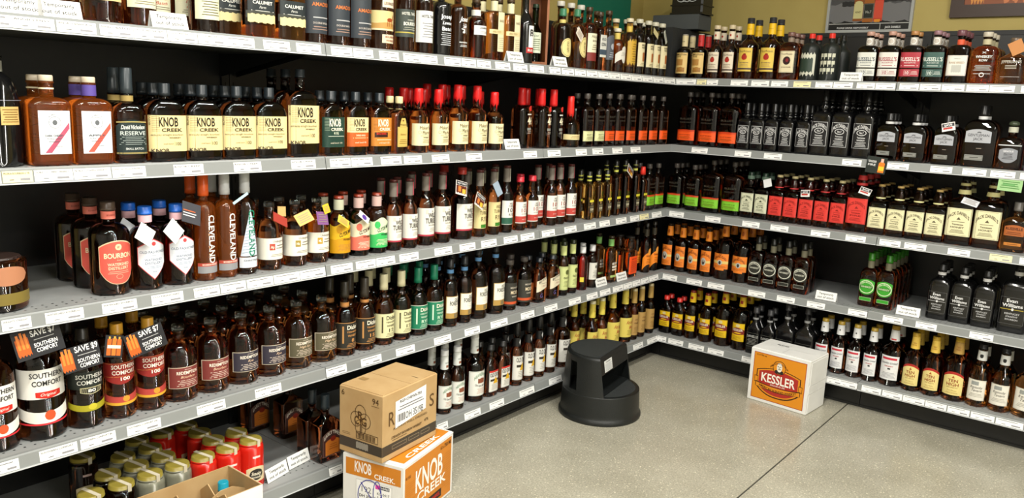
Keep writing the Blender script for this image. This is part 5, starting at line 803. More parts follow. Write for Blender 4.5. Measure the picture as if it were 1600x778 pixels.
def jd(nm, desc, W, H, c, tc, g='black', cap='#101010', capr=.0165, capl=.05, neck=None, items=None, bl=0):
    a = W/2
    if items is None:
        it = [P(-a*.92, a*.80, .034, .132, c), F(-a*.88, a*.76, .037, .129, .0016, tc), X("JACK DANIEL'S", -a*.05, .115, .014, W*.74, tc, 'ba'), Rg(-a*.05, .095, W*.24, .011, .003, tc), X('No.7', -a*.05, .095, .008, .02, tc, 'b'), X('Tennessee', -a*.05, .077, .006, W*.4, tc, 'b'), X('WHISKEY', -a*.05, .067, .006, W*.4, tc, 'b'), Ln(-a*.6, a*.5, .042, .062, 4, tc)]
    else: it = items
    TYPES[nm] = dict(desc=desc, W=W, D=W, r=W*.16, H=H, zs=.60, zn=.68, rn=.0155, g=g, st='square', bulge=.010, cap=('screw', capl, capr, cap), neck=neck or [], lab=[zmap(it, H/.25, 0)] if bl == 0 else [it])
jd('jack', 'black square bottle with black-and-white label', .074, .252, '#1a1a1c', '#d8d8d8', neck=[(.176, .180, '#706058')])
jd('jack_large', 'large black square bottle with black-and-white label', .098, .330, '#1a1a1c', '#d8d8d8', neck=[(.236, .241, '#706058')], capl=.06)
def jhi(c, tc, W, nm2):
    a = W/2
    return [P(-a*1.0, a*.92, .034, .136, c), F(-a*.96, a*.88, .037, .133, .0008, tc), X("JACK DANIEL'S", -a*.04, .115, .012, W*.78, tc, 'ba'), P(-.010, .008, .094, .104, tc, 'tri'), Ln(-a*.5, a*.45, .084, .089, 1, tc), X('Tennessee', -a*.04, .077, .006, W*.42, tc, 'b'), X(nm2, -a*.04, .066, .006, W*.5, tc, 'b'), Ln(-a*.6, a*.5, .044, .058, 3, tc)]
jd('jack_rye', 'square dark bottle with cream-grey label', .078, .252, '', '', 'deep', '#203428', .0165, .03, [(.205, .232, '#5a7060', None, .018)], jhi('#cfd0b4', '#38422c', .078, 'RYE'))
jd('jack_fire', 'square bottle with bright red label', .080, .250, '', '', 'dark', '#c8b888', .016, .016, [(.182, .226, '#d83838', None, .022, .017)], jhi('#d83c34', '#8a1c18', .080, 'FIRE'))
jd('jack_fire_large', 'large square bottle with bright red label', .106, .315, '', '', 'dark', '#202018', .018, .03, [(.236, .286, '#c83030', None, .026, .019)], jhi('#d83c34', '#8a1c18', .106, 'FIRE'))
jd('jack_honey', 'square bottle with cream honey label', .086, .250, '', '', 'dark', '#c8a868', .016, .014, [(.180, .226, '#dcd498', None, .022, .017)], jhi('#e0dab0', '#58503c', .086, 'HONEY'))
jd('jack_honey_large', 'large square bottle with cream honey label', .116, .322, '', '', 'dark', '#201c18', .019, .018, [(.240, .292, '#dcd498', None, .027, .020)], jhi('#e0dab0', '#58503c', .116, 'HONEY'))
def gj(nm, d, W, H):
    k = H/.23
    TYPES[nm] = dict(desc=d, W=W, D=W*.55, r=.012, H=H, zs=.58, zn=.78, rn=.0165, g='deep', st='round', cap=('screw', .040*k, .018, '#181818'), neck=[(H-.056*k, H-.040*k, '#d0d0d0', None, .0185)],
      lab=[[P(-W*.40, W*.34, .092*k, .142*k, '#a8aab0', 'arch'), X('GENTLEMAN', -W*.03, .120*k, .010*k, W*.62, '#303034'), X('JACK', -W*.03, .106*k, .010*k, W*.28, '#303034'), P(-.010, .006, .129*k, .133*k, '#505054', 'bow')], [P(-W*.36, W*.18, .026*k, .046*k, '#8a8a84'), F(-W*.34, W*.16, .029*k, .043*k, .001, '#38342c'), Ln(-W*.2, W*.05, .033*k, .041*k, 1, '#302c28')], [P(-W*.05, W*.1, .07*k, .072*k, '#a09080')]])
gj('gentleman', 'arch-shouldered dark bottle with silver arched label', .108, .228); gj('gentleman_large', 'large arch-shouldered dark bottle, silver arched label', .140, .280)
TYPES['single_barrel'] = dict(desc='faceted dark bottle with silver shield label', W=.105, D=.08, r=.02, H=.216, zs=.52, zn=.66, rn=.017, g='dark', st='square', cap=('ball', .024, .022, '#3c4434'), neck=[(.166, .190, '#b8b8a8', None, .0185)],
  lab=[[P(-.038, .034, .030, .096, '#8a8c92', 'shield'), X('SINGLE', -.002, .082, .007, .04, '#e0e0e4', 'b'), X('Barrel', -.002, .070, .008, .036, '#303034', 'i'), Ln(-.024, .02, .046, .064, 3, '#303034')], [P(-.046, .046, .106, .111, '#b8b8b8')]])
simple('russville', 'ridged copper-labelled bottle with grey cap', .100, .228, 'orange', [[P(-.040, .040, .075, .125, '#a85c2c', 'arch'), X('RUSSVILLE', 0, .108, .012, .066, '#38180c', 'b'), Ln(-.03, .03, .080, .095, 2, '#58280c')], [P(-.034, .034, .030, .044, '#c07830'), Ln(-.02, .02, .034, .040, 1, '#58280c')]], D=.07, r=.025, cap=('screw', .040, .019, '#686460'), zs=.56, zn=.70)
og = [P(-.036, .034, .030, .152, '#e8822c'), X('OLD', -.002, .143, .006, .016, '#6a2408', 'b'), X('GRAND-DAD', -.001, .128, .014, .062, '#6a2408', 'ba'), P(.000, .034, .080, .094, '#dcc070'), P(-.026, .010, .064, .110, '#b8b8b0', 'round'), P(-.016, .002, .070, .100, '#383430', 'round'), P(-.011, -.003, .084, .100, '#c8c0b0', 'round'), Ln(-.026, .026, .038, .060, 4, '#a04c14')]
simple('grandad', 'dark bottle with orange portrait label', .080, .275, 'deep', [og], cap=('screw', .010, .0155, '#403020'), neck=[(.205, .262, '#e88828', [P(-.006, .006, .22, .245, '#a85010', 'round')], .0180, .0155)], zs=.58, zn=.70)
ogl = [P(-.050, .048, .062, .150, '#e8822c'), P(-.028, .026, .054, .064, '#e8822c'), X('OLD', 0, .145, .006, .018, '#6a2408', 'b'), X('GRAND-DAD', 0, .130, .014, .072, '#6a2408', 'ba'), P(-.050, .048, .092, .108, '#dcc070'), P(-.014, .014, .084, .114, '#b8b8b0', 'round'), P(-.007, .007, .088, .108, '#383430', 'round'), Ln(-.036, .036, .068, .082, 2, '#a04c14')]
simple('grandad_large', 'large dark bottle with orange portrait label', .108, .320, 'deep', [ogl], cap=('screw', .014, .0165, '#403020'), neck=[(.245, .304, '#e88828', [P(-.007, .007, .262, .288, '#a85010', 'round')], .0200, .0165)], zs=.58, zn=.72)
def ghost(nm, d, c, tc, capc, g):
    simple(nm, d, .082, .275, g, [[P(-.040, .036, .062, .142, c, 'shield'), Rg(-.002, .102, .036, .034, .004, tc), P(-.034, .030, .095, .109, '#202018' if c != '#3a9a2c' else '#2c7020'), X('EZRA BROOKS', -.002, .123, .008, .056, tc, 'ba'), X('WHISKEY', -.002, .102, .009, .054, tc, 'b'), ], [P(-.030, .026, .030, .048, c), F(-.030, .026, .030, .048, .001, tc)]], D=.07, r=.018, cap=('screw', .040, .0165, capc), zs=.58, zn=.72, neck=[(.198, .234, '#706c58')])
ghost('ezra', 'square bottle with grey-and-white oval label', '#30302a', '#d8d8c8', '#181814', 'dark'); ghost('ezra_green', 'square bottle with bright green label and cap', '#3a9a2c', '#d0e0b8', '#30781c', 'amber')
def ev(nm, d, W, H, ac):
    k = H/.27
    simple(nm, d, W, H, 'black', [[X('Evan', -W*.05, .124*k, .013*k, W*.36, '#dcdcdc', 'b'), X('Williams', -W*.02, .106*k, .013*k, W*.68, '#dcdcdc', 'b'), P(-W*.42, W*.36, .089*k, .092*k, ac), P(-.006, .004, .085*k, .096*k, '#d0d0d0', 'round'), X('KENTUCKY', 0, .074*k, .007*k, W*.5, '#b8b8b8', 'b'), X('STRAIGHT', 0, .063*k, .006*k, W*.4, '#b8b8b8', 'b'), X('BOURBON', 0, .052*k, .006*k, W*.42, '#b8b8b8', 'b'), F(-W*.44, W*.40, .034*k, .136*k, .0008, '#707070')]], D=W*.7, r=W*.18, cap=('screw', .034*k, .0175, '#202020'), zs=.60, zn=.74, rn=.017, neck=[(.218*k, .232*k, '#c8c8c8')])
ev('evan', 'black square bottle with white lettering', .094, .270, '#909090'); ev('evan_large', 'large black square bottle with gold line', .120, .330, '#a08c30')
ks = [P(-.034, .036, .046, .138, '#e0b818'), F(-.032, .034, .048, .136, .0008, '#806810'), P(-.010, .012, .118, .134, '#d8c890', 'round'), P(-.034, .036, .092, .116, '#7a1c20', 'bow'), X('KESSLER', .001, .104, .012, .054, '#e8e0c8', 'b'), P(-.026, .028, .080, .085, '#7a1c20', 'smile'), Ln(-.024, .026, .052, .074, 4, '#8a6c10')]
simple('kessler', 'tall-necked dark bottle with yellow crested label', .076, .285, 'deep', [ks], cap=('screw', .014, .0165, '#8a3020'), neck=[(.215, .272, '#d8b020', [P(-.008, .008, .235, .25, '#902820')], .0180, .0160)], zs=.60, zn=.72)
simple('kessler_large', 'large tall-necked dark bottle with yellow crested label', .098, .318, 'deep', [zmap(ks, 1.12, 0, 1.1)], cap=('screw', .018, .0175, '#7a2c24'), neck=[(.245, .300, '#d8b020', [P(-.008, .008, .262, .28, '#902820')], .0190, .0165)], zs=.60, zn=.72)
simple('kessler_flask', 'flask with red cap and yellow crested label', .076, .225, 'smoke', [zmap(ks, 1.0, -.004, 1)], D=.05, r=.022, cap=('screw', .024, .0165, '#c83028'), zs=.66, zn=.84, rn=.0125, st='slope', g2=1)
TYPES['kessler_flask']['g'] = 'deep'
def etched(nm, d, W, H): simple(nm, d, W, H, 'black', [[X('DANIELLE', 0, .100, .014, W*.8, '#a8a8a4', 'b'), Ln(-W*.35, W*.35, .05, .088, 5, '#888880'), F(-W*.46, W*.42, .04, .118, .0008, '#787870')]], D=W*.75, r=W*.2, cap=('screw', .034, .0165, '#38383a'), zs=.52, zn=.70, st='slope', neck=[(H*.74, H*.78, '#909090')])
etched('ebony', 'black bottle with etched grey lettering', .078, .262); etched('ebony_large', 'large black bottle with etched grey lettering', .104, .310)
ll = [P(-.036, .034, .030, .142, '#dcdcdc'), P(-.028, .026, .124, .134, '#c03040'), X('Canadian Limited', 0, .110, .010, .060, '#303440', 'i'), X('FINEST', 0, .094, .005, .03, '#b84848', 'b'), P(-.004, .006, .078, .086, '#282828', 'torn'), Ln(-.026, .026, .038, .066, 5, '#909098')]
simple('canadian', 'bottle with white red-striped label and gold cap', .080, .276, 'deep', [ll], cap=('screw', .018, .0170, '#b89838'), neck=[(.205, .257, '#d8d8d8', [P(-.003, .003, .228, .235, '#303030')], .0190, .0160)], zs=.56, zn=.70, st='slope')
simple('canadian_large', 'large bottle with white red-striped label, gold cap', .108, .305, 'deep', [zmap(ll, 1.1, 0, 1.3)], cap=('screw', .020, .0195, '#b08c38'), neck=[(.228, .283, '#d8d8d8', [P(-.012, .012, .232, .240, '#c04848')], .0220, .0180)], zs=.58, zn=.72, st='slope')
tl = [P(-.042, .040, .030, .140, '#a82820', 'arch'), P(-.042, .040, .030, .128, '#dfcd86', 'arch'), X('TEN', 0, .098, .014, .038, '#8a3c18', 'b'), X('HIGH', 0, .080, .014, .046, '#8a3c18', 'b'), X('BOURBON', 0, .066, .005, .04, '#8a5c28'), P(-.006, .006, .110, .122, '#a05820', 'tri'), X('Tom Moore', 0, .052, .006, .036, '#a08040', 'i'), Ln(-.024, .024, .036, .045, 2, '#a08040')]
simple('tenhigh', 'amber bottle with yellow label, wide yellow neck', .088, .292, 'dark', [tl], cap=('screw', .018, .0185, '#d0a838'), neck=[(.212, .273, '#dcb850', [X('TEN', 0, .242, .006, .016, '#8a3c18'), X('HIGH', 0, .232, .006, .018, '#8a3c18')], .0200, .0160)], zs=.58, zn=.72, st='slope')
simple('tenhigh_large', 'large amber bottle with yellow label, wide neck', .106, .308, 'dark', [zmap(tl, 1.05, 0, 1.15)], cap=('screw', .022, .0205, '#d0a838'), neck=[(.228, .285, '#b8924c', [X('TEN', 0, .262, .007, .018, '#8a3c18'), X('HIGH', 0, .250, .007, .020, '#8a3c18')], .0220, .0185)], zs=.60, zn=.74, st='slope')
tv = [P(-.044, .040, .030, .120, '#e0dcd0'), F(-.042, .038, .032, .118, .0008, '#a89868'), P(-.024, .008, .096, .114, '#909490', 'torn'), X('Kentucky', 0, .088, .011, .052, '#34302c', 'i'), X('Tavern', .003, .074, .011, .042, '#34302c', 'i'), Ln(-.03, .03, .044, .062, 3, '#a09c90')]
simple('tavern', 'amber bottle with white label and black cap', .092, .300, 'orange', [zmap(tv, 1.1, 0)], cap=('screw', .026, .0185, '#28282a'), neck=[(.222, .268, '#d0d0cc', [P(-.007, .007, .234, .252, '#202020', 'shield')], .0200, .0180)], zs=.52, zn=.72, st='slope', rn=.0175)
simple('tavern_large', 'large amber bottle with white label', .120, .315, 'orange', [zmap(tv, 1.15, 0, 1.25)], cap=('screw', .028, .0195, '#28282a'), neck=[(.235, .282, '#d0d0cc', [P(-.007, .007, .248, .266, '#202020', 'shield')], .0210, .0190)], zs=.52, zn=.72, st='slope', rn=.018)
simple('teal_cap', 'bottle with shiny teal cap in the open carton', .072, .285, 'deep', [[P(-.03, .03, .05, .14, '#dcdcd4')]], cap=('screw', .03, .0165, '#1890a8'))
TYPES['noble_cherry']['desc'] = 'square amber bottle, white label with maroon stripe'
TYPES['noble_apple']['desc'] = 'square amber bottle, white label with coral stripe'
for _k in ('jar_red', 'jar_clear', 'jar_dark'): TYPES[_k]['cap'] = ('screw', .016, .037, '#8a7c34')

_q = dict(TYPES['comfort']); _q.update(W=.105, H=.300, desc='big white-label bottle cut by the picture edge'); _q['lab'] = [zmap(_q['lab'][0], .9, 0, .88)]; TYPES['comfort_small'] = _q
for _t in TYPES.values():
    _W, _D = _t['W'], _t.get('D', _t['W']); _r = _t.get('r', _W/2)
    if 'kind' not in _t: _t['kind'] = 'whiskey_flask' if _D < .8*_W else 'square_bottle' if _r < .42*_W else 'whiskey_bottle'

_left = {r_[2] for r_ in ROWS if r_[0] == 'L'}
for _n in _left:
    _t = TYPES[_n]
    if _t.get('r', _t['W']/2) < .42*_t['W'] or _n in ('jug', 'mug', 'ribbon', 'oval', 'oval_amber', 'makers', 'makers_large', 'christmas', 'cleveland', 'cleveland_white', 'tall_black', 'watershed', 'old_fashioned'): continue
    for _g in range(len(_t['lab'])):
        ps = [i for i in _t['lab'][_g] if i[0] in 'PF']
        if not ps: continue
        m_ = min(i[1] for i in ps)
        if m_ > -.024: continue
        _t['lab'][_g] = [tuple([i[0], i[1]*1.42]+list(i[2:])) if i[0] in 'PF' and i[1] < m_+.005 and (len(i) < 7 or i[0] == 'F' or i[6] not in ('round', 'shield', 'point')) else i for i in _t['lab'][_g]]

for _n in ('tavern', 'tavern_large', 'row_white', 'russville', 'calumet', 'ribbon', 'oval_amber', 'silver', 'gold_label', 'green_neck'): TYPES[_n]['g'] = 'honey'

# ---------------------------------------------------------------- bottles on the shelves
NUM = ['', 'one', 'two', 'three', 'four', 'five', 'six']
ORD = ['', 'first', 'second', 'third', 'fourth', 'fifth', 'sixth', 'seventh', 'eighth', 'ninth']
for side, k, tn, ent in ROWS:
    t = TYPES[tn]; n = sum(1 for e in ent if e[2] == 0)
    place_ = '%s %s' % (SHN[k], side == 'L' and 'left' or 'right'); grp = t['desc']+', '+place_
    for (u, g, r, i) in ent:
        nth = '' if n == 1 else (('left one' if i == 0 else 'right one') if n == 2 else '%s from left' % ORD[i+1])
        o_ = .018 if k == 5 else 0
        loc = (o_-g, u, ZS[k]) if side == 'L' else (u, g-o_, ZS[k])
        if r == 0: ws = t['desc'].split()[:16-len(nth.split())-len(place_.split())]; lb = ' '.join(ws).rstrip(',')+(', '+nth if nth else '')+', '+place_
        else:
            bh = 'directly behind' if r == 1 else 'two behind' if r == 2 else 'three behind' if r == 3 else 'four behind'
            nn = nth or 'front one'
            ws = t['desc'].split()[:16-2-len(nn.split())-len(place_.split())]
            while ws[-1] in ('and', 'with', 'in'): ws.pop()
            lb = '%s %s %s, %s' % (' '.join(ws).rstrip(','), bh, nn, place_)
        bottle(tn, loc, PI/2 if side == 'L' else 0, lb, grp if len(ent) > 1 else None)  #ID
JN = {}
TAPE = paper('#c8bfa8', .5)
tm = MB(); tm.box(-.037, .037, -.006, .006, 0, .0012, TAPE); tm.box(-.0385, -.037, -.006, .006, -.05, .0012, TAPE); tapeme = tm.mesh('seal_strip')
cnt = {t: sum(1 for j in JARS if j[0] == t) for t, *_ in JARS}
for (tn, x, y) in JARS:
    row = 'front row' if x > -.09 else 'second row' if x > -.18 else 'third row' if x > -.25 else 'rear row'
    col = ORD[min(9, 1+int(round((-2.714-y)/.087)))]
    e = bottle(tn, (x, y, .152), PI/2-.15, '%s, %s, %s from right' % (' '.join(TYPES[tn]['desc'].split()[:8]), row, col), 'moonshine jars on the bottom shelf')
    o = link('seal_strip', tapeme, e, (0, 0, .1722)); o.rotation_euler = (0, 0, 1.9)

# ---------------------------------------------------------------- folded out-of-stock cards
mb = MB(); W_, H_, A_ = .106, .044, .014; CW = paper('#ecece8', .6)
mb.add([(-W_/2, -A_, 0), (W_/2, -A_, 0), (W_/2, 0, H_), (-W_/2, 0, H_)], [(0, 1, 2, 3)], CW)
mb.add([(-W_/2, A_, 0), (W_/2, A_, 0), (W_/2, 0, H_), (-W_/2, 0, H_)], [(1, 0, 3, 2)], CW)
mb.add([(-W_/2, -A_+.001, 0), (W_/2, -A_+.001, 0), (W_/2, 0, H_-.001), (-W_/2, 0, H_-.001)], [(3, 2, 1, 0)], CW)
draw(mb, [X('Temporarily', 0, .032, .010, .074, '#202024'), X('out of stock', 0, .015, .010, .084, '#202024')], lambda s, z, o: (s, -A_+A_*z/H_-o, z))
cardme = mb.mesh('card')
cn = {}
for (side, k, u, g, rot) in CARDS:
    cn[side, k] = cn.get((side, k), 0)+1
    o = link('tent_card', cardme, None, (-g-.003, u, ZS[k]+.001) if side == 'L' else (u, g+.003, ZS[k]+.001)); o.rotation_euler = (0, 0, (PI/2 if side == 'L' else 0)+math.radians(rot))
    tagthing(o, 'white folded out-of-stock card, %s from the left on the %s run %s' % (ORD[cn[side, k]], 'left' if side == 'L' else 'right', SHN[k]), 'sign', 'out-of-stock cards')

# ---------------------------------------------------------------- tags hanging on bottle necks
def hang(name, label, loc, rz, tilt, lean, w, h, col, items, cat='tag', fold=False, pend=None):
    mb = MB(); mb.box(-w/2, w/2, 0, .0012, -h/2, h/2, paper(col, .5))
    if fold: mb.add([(-w/2, .0012, h/2), (w/2, .0012, h/2), (w/2, .012, -h/2), (-w/2, .012, -h/2)], [(0, 1, 2, 3)], paper(col, .5))
    draw(mb, items, lambda s, z, o: (s, -o, z))
    o = link(name, mb.mesh(name), None, loc); o.rotation_euler = (math.radians(lean), math.radians(tilt), rz); tagthing(o, label, cat); return o
PR = {'L': PI/2, 'R': 0}
def save(t7): return [P(-.054, -.022, -.030, .022, '#c05818', 'torn'), P(-.050, -.044, -.01, .030, '#e08030'), P(-.040, -.034, -.01, .034, '#e08030'), P(-.031, -.025, -.01, .030, '#e08030'), X('SAVE '+t7, .016, .024, .016, .062, '#e0e0e0', 'b'), X('SOUTHERN', .016, -.008, .011, .058, '#e8e8e8', 'b'), X('COMFORT', .016, -.022, .011, .052, '#e8e8e8', 'b'), Ln(-.01, .04, .004, .010, 1, '#b0b0b0')]
for args in HANGS:
    (nm, lb, side, p, tilt, lean, w_, h_, col, kind) = args
    it = {'save7': save('$7'), 'save9': save('$9'), 'blank': [], 'lines': [Ln(-w_*.4, w_*.4, -h_*.35, h_*.35, 4, '#8a8070')],
          'pic': [P(-w_*.46, w_*.46, -h_*.40, h_*.2, '#5a2418', 'torn'), P(-w_*.3, -w_*.05, -h_*.3, h_*.12, '#c87838', 'torn'), P(w_*.06, w_*.36, -h_*.38, -h_*.02, '#e0b040', 'torn'), P(-w_*.46, w_*.46, h_*.2, h_*.46, '#28282c'), X('WILD TURKEY', 0, h_*.33, h_*.12, w_*.8, '#e0e0e0', 'b')],
          'soco': [P(-.020, -.008, -.026, .020, '#c86020'), P(-.006, .006, -.026, .022, '#d87028'), P(.008, .020, -.026, .020, '#c86020'), P(-.017, -.012, .02, .027, '#e0a040'), P(-.003, .003, .022, .028, '#e0a040'), P(.011, .016, .02, .027, '#e0a040'), P(-.019, .019, -.006, .003, '#e0d0c0')], 'purple': [P(-w_*.2, w_*.25, -h_*.35, h_*.35, '#5a3c98', 'round')], 'stripe': [P(-w_*.45, w_*.2, -.012, -.009, '#d8d8d8'), P(-w_*.45, w_*.25, -.004, -.001, '#d8d8d8'), P(-w_*.45, w_*.2, .004, .007, '#c86030')],
          'sale': [P(-w_*.46, w_*.46, h_*.0, h_*.4, '#242428'), P(-w_*.4, w_*.3, -h_*.3, -h_*.05, '#b03028', 'torn'), X('SAVE', 0, h_*.2, h_*.25, w_*.6, '#e8e8e8', 'b')],
          'fire': [X('TENNESSEE', -w_*.22, h_*.2, h_*.12, w_*.42, '#d8d8d8', 'b'), X('FIRE', -w_*.22, 0, h_*.12, w_*.38, '#d8d8d8', 'b'), P(w_*.12, w_*.42, -h_*.42, h_*.25, '#e07820', 'arch'), P(w_*.2, w_*.34, h_*.2, h_*.42, '#e8b0a0'), P(w_*.14, w_*.40, -h_*.3, -h_*.05, '#e8c030')],
          'green': [Ln(-w_*.4, w_*.4, -h_*.3, h_*.35, 4, '#508848'), P(-w_*.3, w_*.2, -h_*.1, h_*.1, '#70a868', 'torn')]}[kind]
    hang(nm, lb, p, PR[side], tilt, lean, w_, h_, col, it)

# ---------------------------------------------------------------- cartons on the floor
def carton(name, label, loc, rz, w, d, h, body, fa=(), fb=(), ft=(), flaps=True, group=None):
    e = bpy.data.objects.new(name, None); COL.objects.link(e); e.location = loc; e.rotation_euler = (0, 0, rz); tagthing(e, label, 'box', group)
    mb = MB(); q = .003
    R = [[(x*(w/2-i), y*(d/2-i), z) for (x, y) in ((-1, -1), (1, -1), (1, 1), (-1, 1))] for (i, z) in ((q, 0), (0, q), (0, h-q), (q, h))]
    mb.rings(R, body, False); link('body', mb.mesh(name), e)
    if flaps:
        for s in (-1, 1):
            mb = MB(); y0, y1 = (.001, d/2-.004) if s > 0 else (-d/2+.004, -.001); mb.box(-w/2+.003, w/2-.003, y0, y1, h, h+.0022, body); link('flap', mb.mesh('flap'), e)
    off = .0026 if flaps else .0004
    if fa: mb = MB(); draw(mb, fa, lambda s, z, o: (s, -d/2-o, z)); link('front_print', mb.mesh('print'), e)
    if fb: mb = MB(); draw(mb, fb, lambda s, z, o: (w/2+o, s, z)); link('side_print', mb.mesh('print'), e)
    if ft: mb = MB(); draw(mb, ft, lambda s, z, o: (s, z, h+off-.0004+o)); link('top_print', mb.mesh('print'), e)
    return e
def boxat(A, B, Cc):
    A, B, Cc = Vector(A), Vector(B), Vector(Cc); w_ = (B-A).length; d_ = (Cc-B).length; c = (A+Cc)/2; return (c.x, c.y), math.atan2(B.y-A.y, B.x-A.x), w_, d_
KR = noisy('kraft_cardboard', '#b08f60', '#b99a6c', 12, .7, .05); WB = noisy('white_cardboard', '#dddcd8', '#e4e3df', 10, .6)
OR, BRN = '#d8891c', '#4a2008'
# white whisky carton with an orange printed panel
(cx, cy), rz, w_, d_ = boxat((.681, -.249), (.995, -.272), (1.030, -.062)); h_ = .281; a = w_/2
fa = [P(-a+.018, a-.018, .018, h_-.018, '#a02c20'), P(-a+.021, a-.021, .021, h_-.021, OR), X('12 X 750 mL', -.098, .250, .008, .055, BRN, 'b'), X('SMOOTH AS SILK', .0, .222, .010, .098, BRN, 'ba'), P(-.118, .118, .040, .196, '#2a1408', 'shield'), P(-.113, .113, .046, .192, OR, 'shield'), P(-.104, .104, .052, .186, '#a82c24', 'shield'),
      P(-.128, -.108, .104, .138, '#2a1408'), P(-.126, -.110, .107, .135, OR), P(.108, .128, .104, .138, '#2a1408'), P(.110, .126, .107, .135, OR), P(-.120, .120, .072, .098, '#2a1408', 'smile'), P(-.117, .117, .075, .095, OR, 'smile'), X('AMERICAN BLENDED WHISKEY', 0, .078, .013, .20, BRN, 'bu'),
      P(-.036, .036, .170, .242, '#2a1408', 'round'), P(-.033, .033, .173, .239, OR, 'round'), P(-.022, .022, .175, .194, '#24221e', 'arch'), P(-.014, .015, .184, .232, '#e4e0d4', 'round'), P(-.010, -.003, .210, .214, '#403c34'), P(.003, .009, .210, .214, '#403c34'), P(-.007, .008, .196, .2, '#8a8478', 'smile'), P(-.002, .003, .200, .212, '#a8a294'),
      X('KESSLER', .0, .140, .046, .180, '#f2ece0', 'b'), X('Smooth As Silk', .0, .108, .010, .080, '#f2ece0', 'i')]
e = carton('whiskey_carton', 'white cardboard carton with orange portrait print, alone before the right shelves', (cx, cy, 0), rz, w_, d_, h_, WB, fa, (), [X('BLEND', -.05, .03, .016, .06, '#707070', 'b'), Ln(-.08, -.01, .046, .05, 1, '#909090'), P(-.001, .001, -.09, -.01, '#b8b8b4'), P(.02, .10, .005, .006, '#a0a09c')])
for (y0, y1, z0, z1) in ((-d_/2+.012, d_/2-.004, .150, h_-.012), (-d_/2+.012, d_/2-.004, .006, .105), (-d_/2+.004, .01, .107, .148), (.014, d_/2-.004, .107, .148)):
    mb = MB(); mb.box(w_/2, w_/2+.0022, y0, y1, z0, z1, WB); link('flap', mb.mesh('flap'), e)
# the two stacked cartons
(cx, cy), rz, w_, d_ = boxat((.100, -2.462), (.342, -2.400), (.291, -2.057)); h1 = .246; a = w_/2; b = d_/2
fa = [P(-a+.012, a-.010, .170, .232, '#c87c20'), X('KNOB', -a+.085, .206, .040, .070, '#f4f0e8', 'b'), X('CREEK.', a-.075, .186, .018, .085, '#f4f0e8', 'b'), P(-a+.055, a-.045, .020, .160, '#c8c8c4'), P(-a+.057, a-.047, .022, .158, '#f0f0ee'), X('1921', -.02, .128, .022, .05, '#606064'), X('DH 35038', -.02, .102, .011, .07, '#404044', 'b'), P(.012, .03, .140, .156, '#d840a0'), P(.03, .07, .142, .155, '#303034'), X('5-0465', .05, .149, .008, .036, '#e8e8e8', 'b')]
for i in range(14): fa.append(P(-.05+i*.006, -.05+i*.006+.002+.002*(i % 3 == 0), .03, .085, '#404044'))
fa += [X('KC-0417', .045, .125, .010, .05, '#505054'), X('5-04713', .045, .11, .010, .05, '#505054'), Rg(-.01, .10, .052, .068, .003, '#282890'), Rg(.02, .12, .018, .05, .003, '#282890'), Q([(-.05, .15), (-.047, .152), (.035, .055), (.032, .053)], '#282890')]
fb = [P(-b+.010, b-.012, .012, h1-.012, '#c87c20'), P(-b, b, h1-.004, h1, '#f0f0ee'), X('KNOB', .0, .158, .082, .190, '#f4f0e8', 'b'), X('CREEK', .02, .092, .034, .205, '#f4f0e8', 'b'), P(-.05, .09, .024, .056, '#1c1410'), X('SINGLE BARREL', .02, .041, .014, .12, '#c82820', 'b'), X('6 x 750 ML', b-.055, h1-.030, .014, .080, '#5a3408', 'b'), X('8.1 KG', -b+.03, h1-.05, .010, .03, '#6a4010', 'b')]
for i in range(16): fb.append(P(-b+.016, -b+.05+.012*((i*5) % 4), .05+i*.008, .0508+i*.008, '#a86414')); fb.append(P(b-.055-.012*((i*3) % 4), b-.018, .045+i*.009, .0458+i*.009, '#a86414'))
carton('bourbon_carton', 'white and orange cardboard carton with big white letters, under the brown carton', (cx, cy, 0), rz, w_, d_, h1, WB, fa, fb, [P(-a+.012, a-.012, -b+.02, b-.012, '#c87c20'), X('CREEK', a-.03, .0, .02, .22, '#f4f0e8', 'bV')])
(cx, cy), rz, w_, d_ = boxat((.100, -2.462), (.292, -2.437), (.258, -2.137)); h2 = .242; a = w_/2; b = d_/2
CB = '#3c342a'; ink = '#4a3418'
fa = [P(-a, a, .022, .058, CB), P(-.02, .035, .028, .054, '#8a8478', 'torn'), X('6', -a+.016, h2-.022, .020, .013, ink), X('94', a-.030, h2-.026, .022, .028, ink), Ln(a-.048, a-.014, h2-.046, h2-.041, 1, ink)]
for (dx, dz) in ((-.021, 0), (.021, 0), (0, .027), (0, -.027)): fa.append(Rg(-.0+dx, .135+dz, .025, .028, .0022, ink))
fa += [P(-.024, .024, .112, .158, '#bc9860', 'diam'), X('R', 0, .152, .028, .024, ink, 'b'), X('G', .016, .132, .030, .024, ink, 'b'), X('C', -.017, .132, .030, .022, ink, 'b'), P(-.002, .002, .085, .14, ink), P(.004, .007, .085, .13, ink),
       F(-.020, a-.018, .064, .092, .002, ink)]
for i in range(16): fa.append(P(-.016+i*.0054, -.0145+i*.0054+.0012*(i % 3), .068, .088, ink))
fa += [P(-a+.014, -a+.05, .076, .077, ink, 'bow'), P(-a+.014, -a+.05, .070, .071, ink, 'smile')]
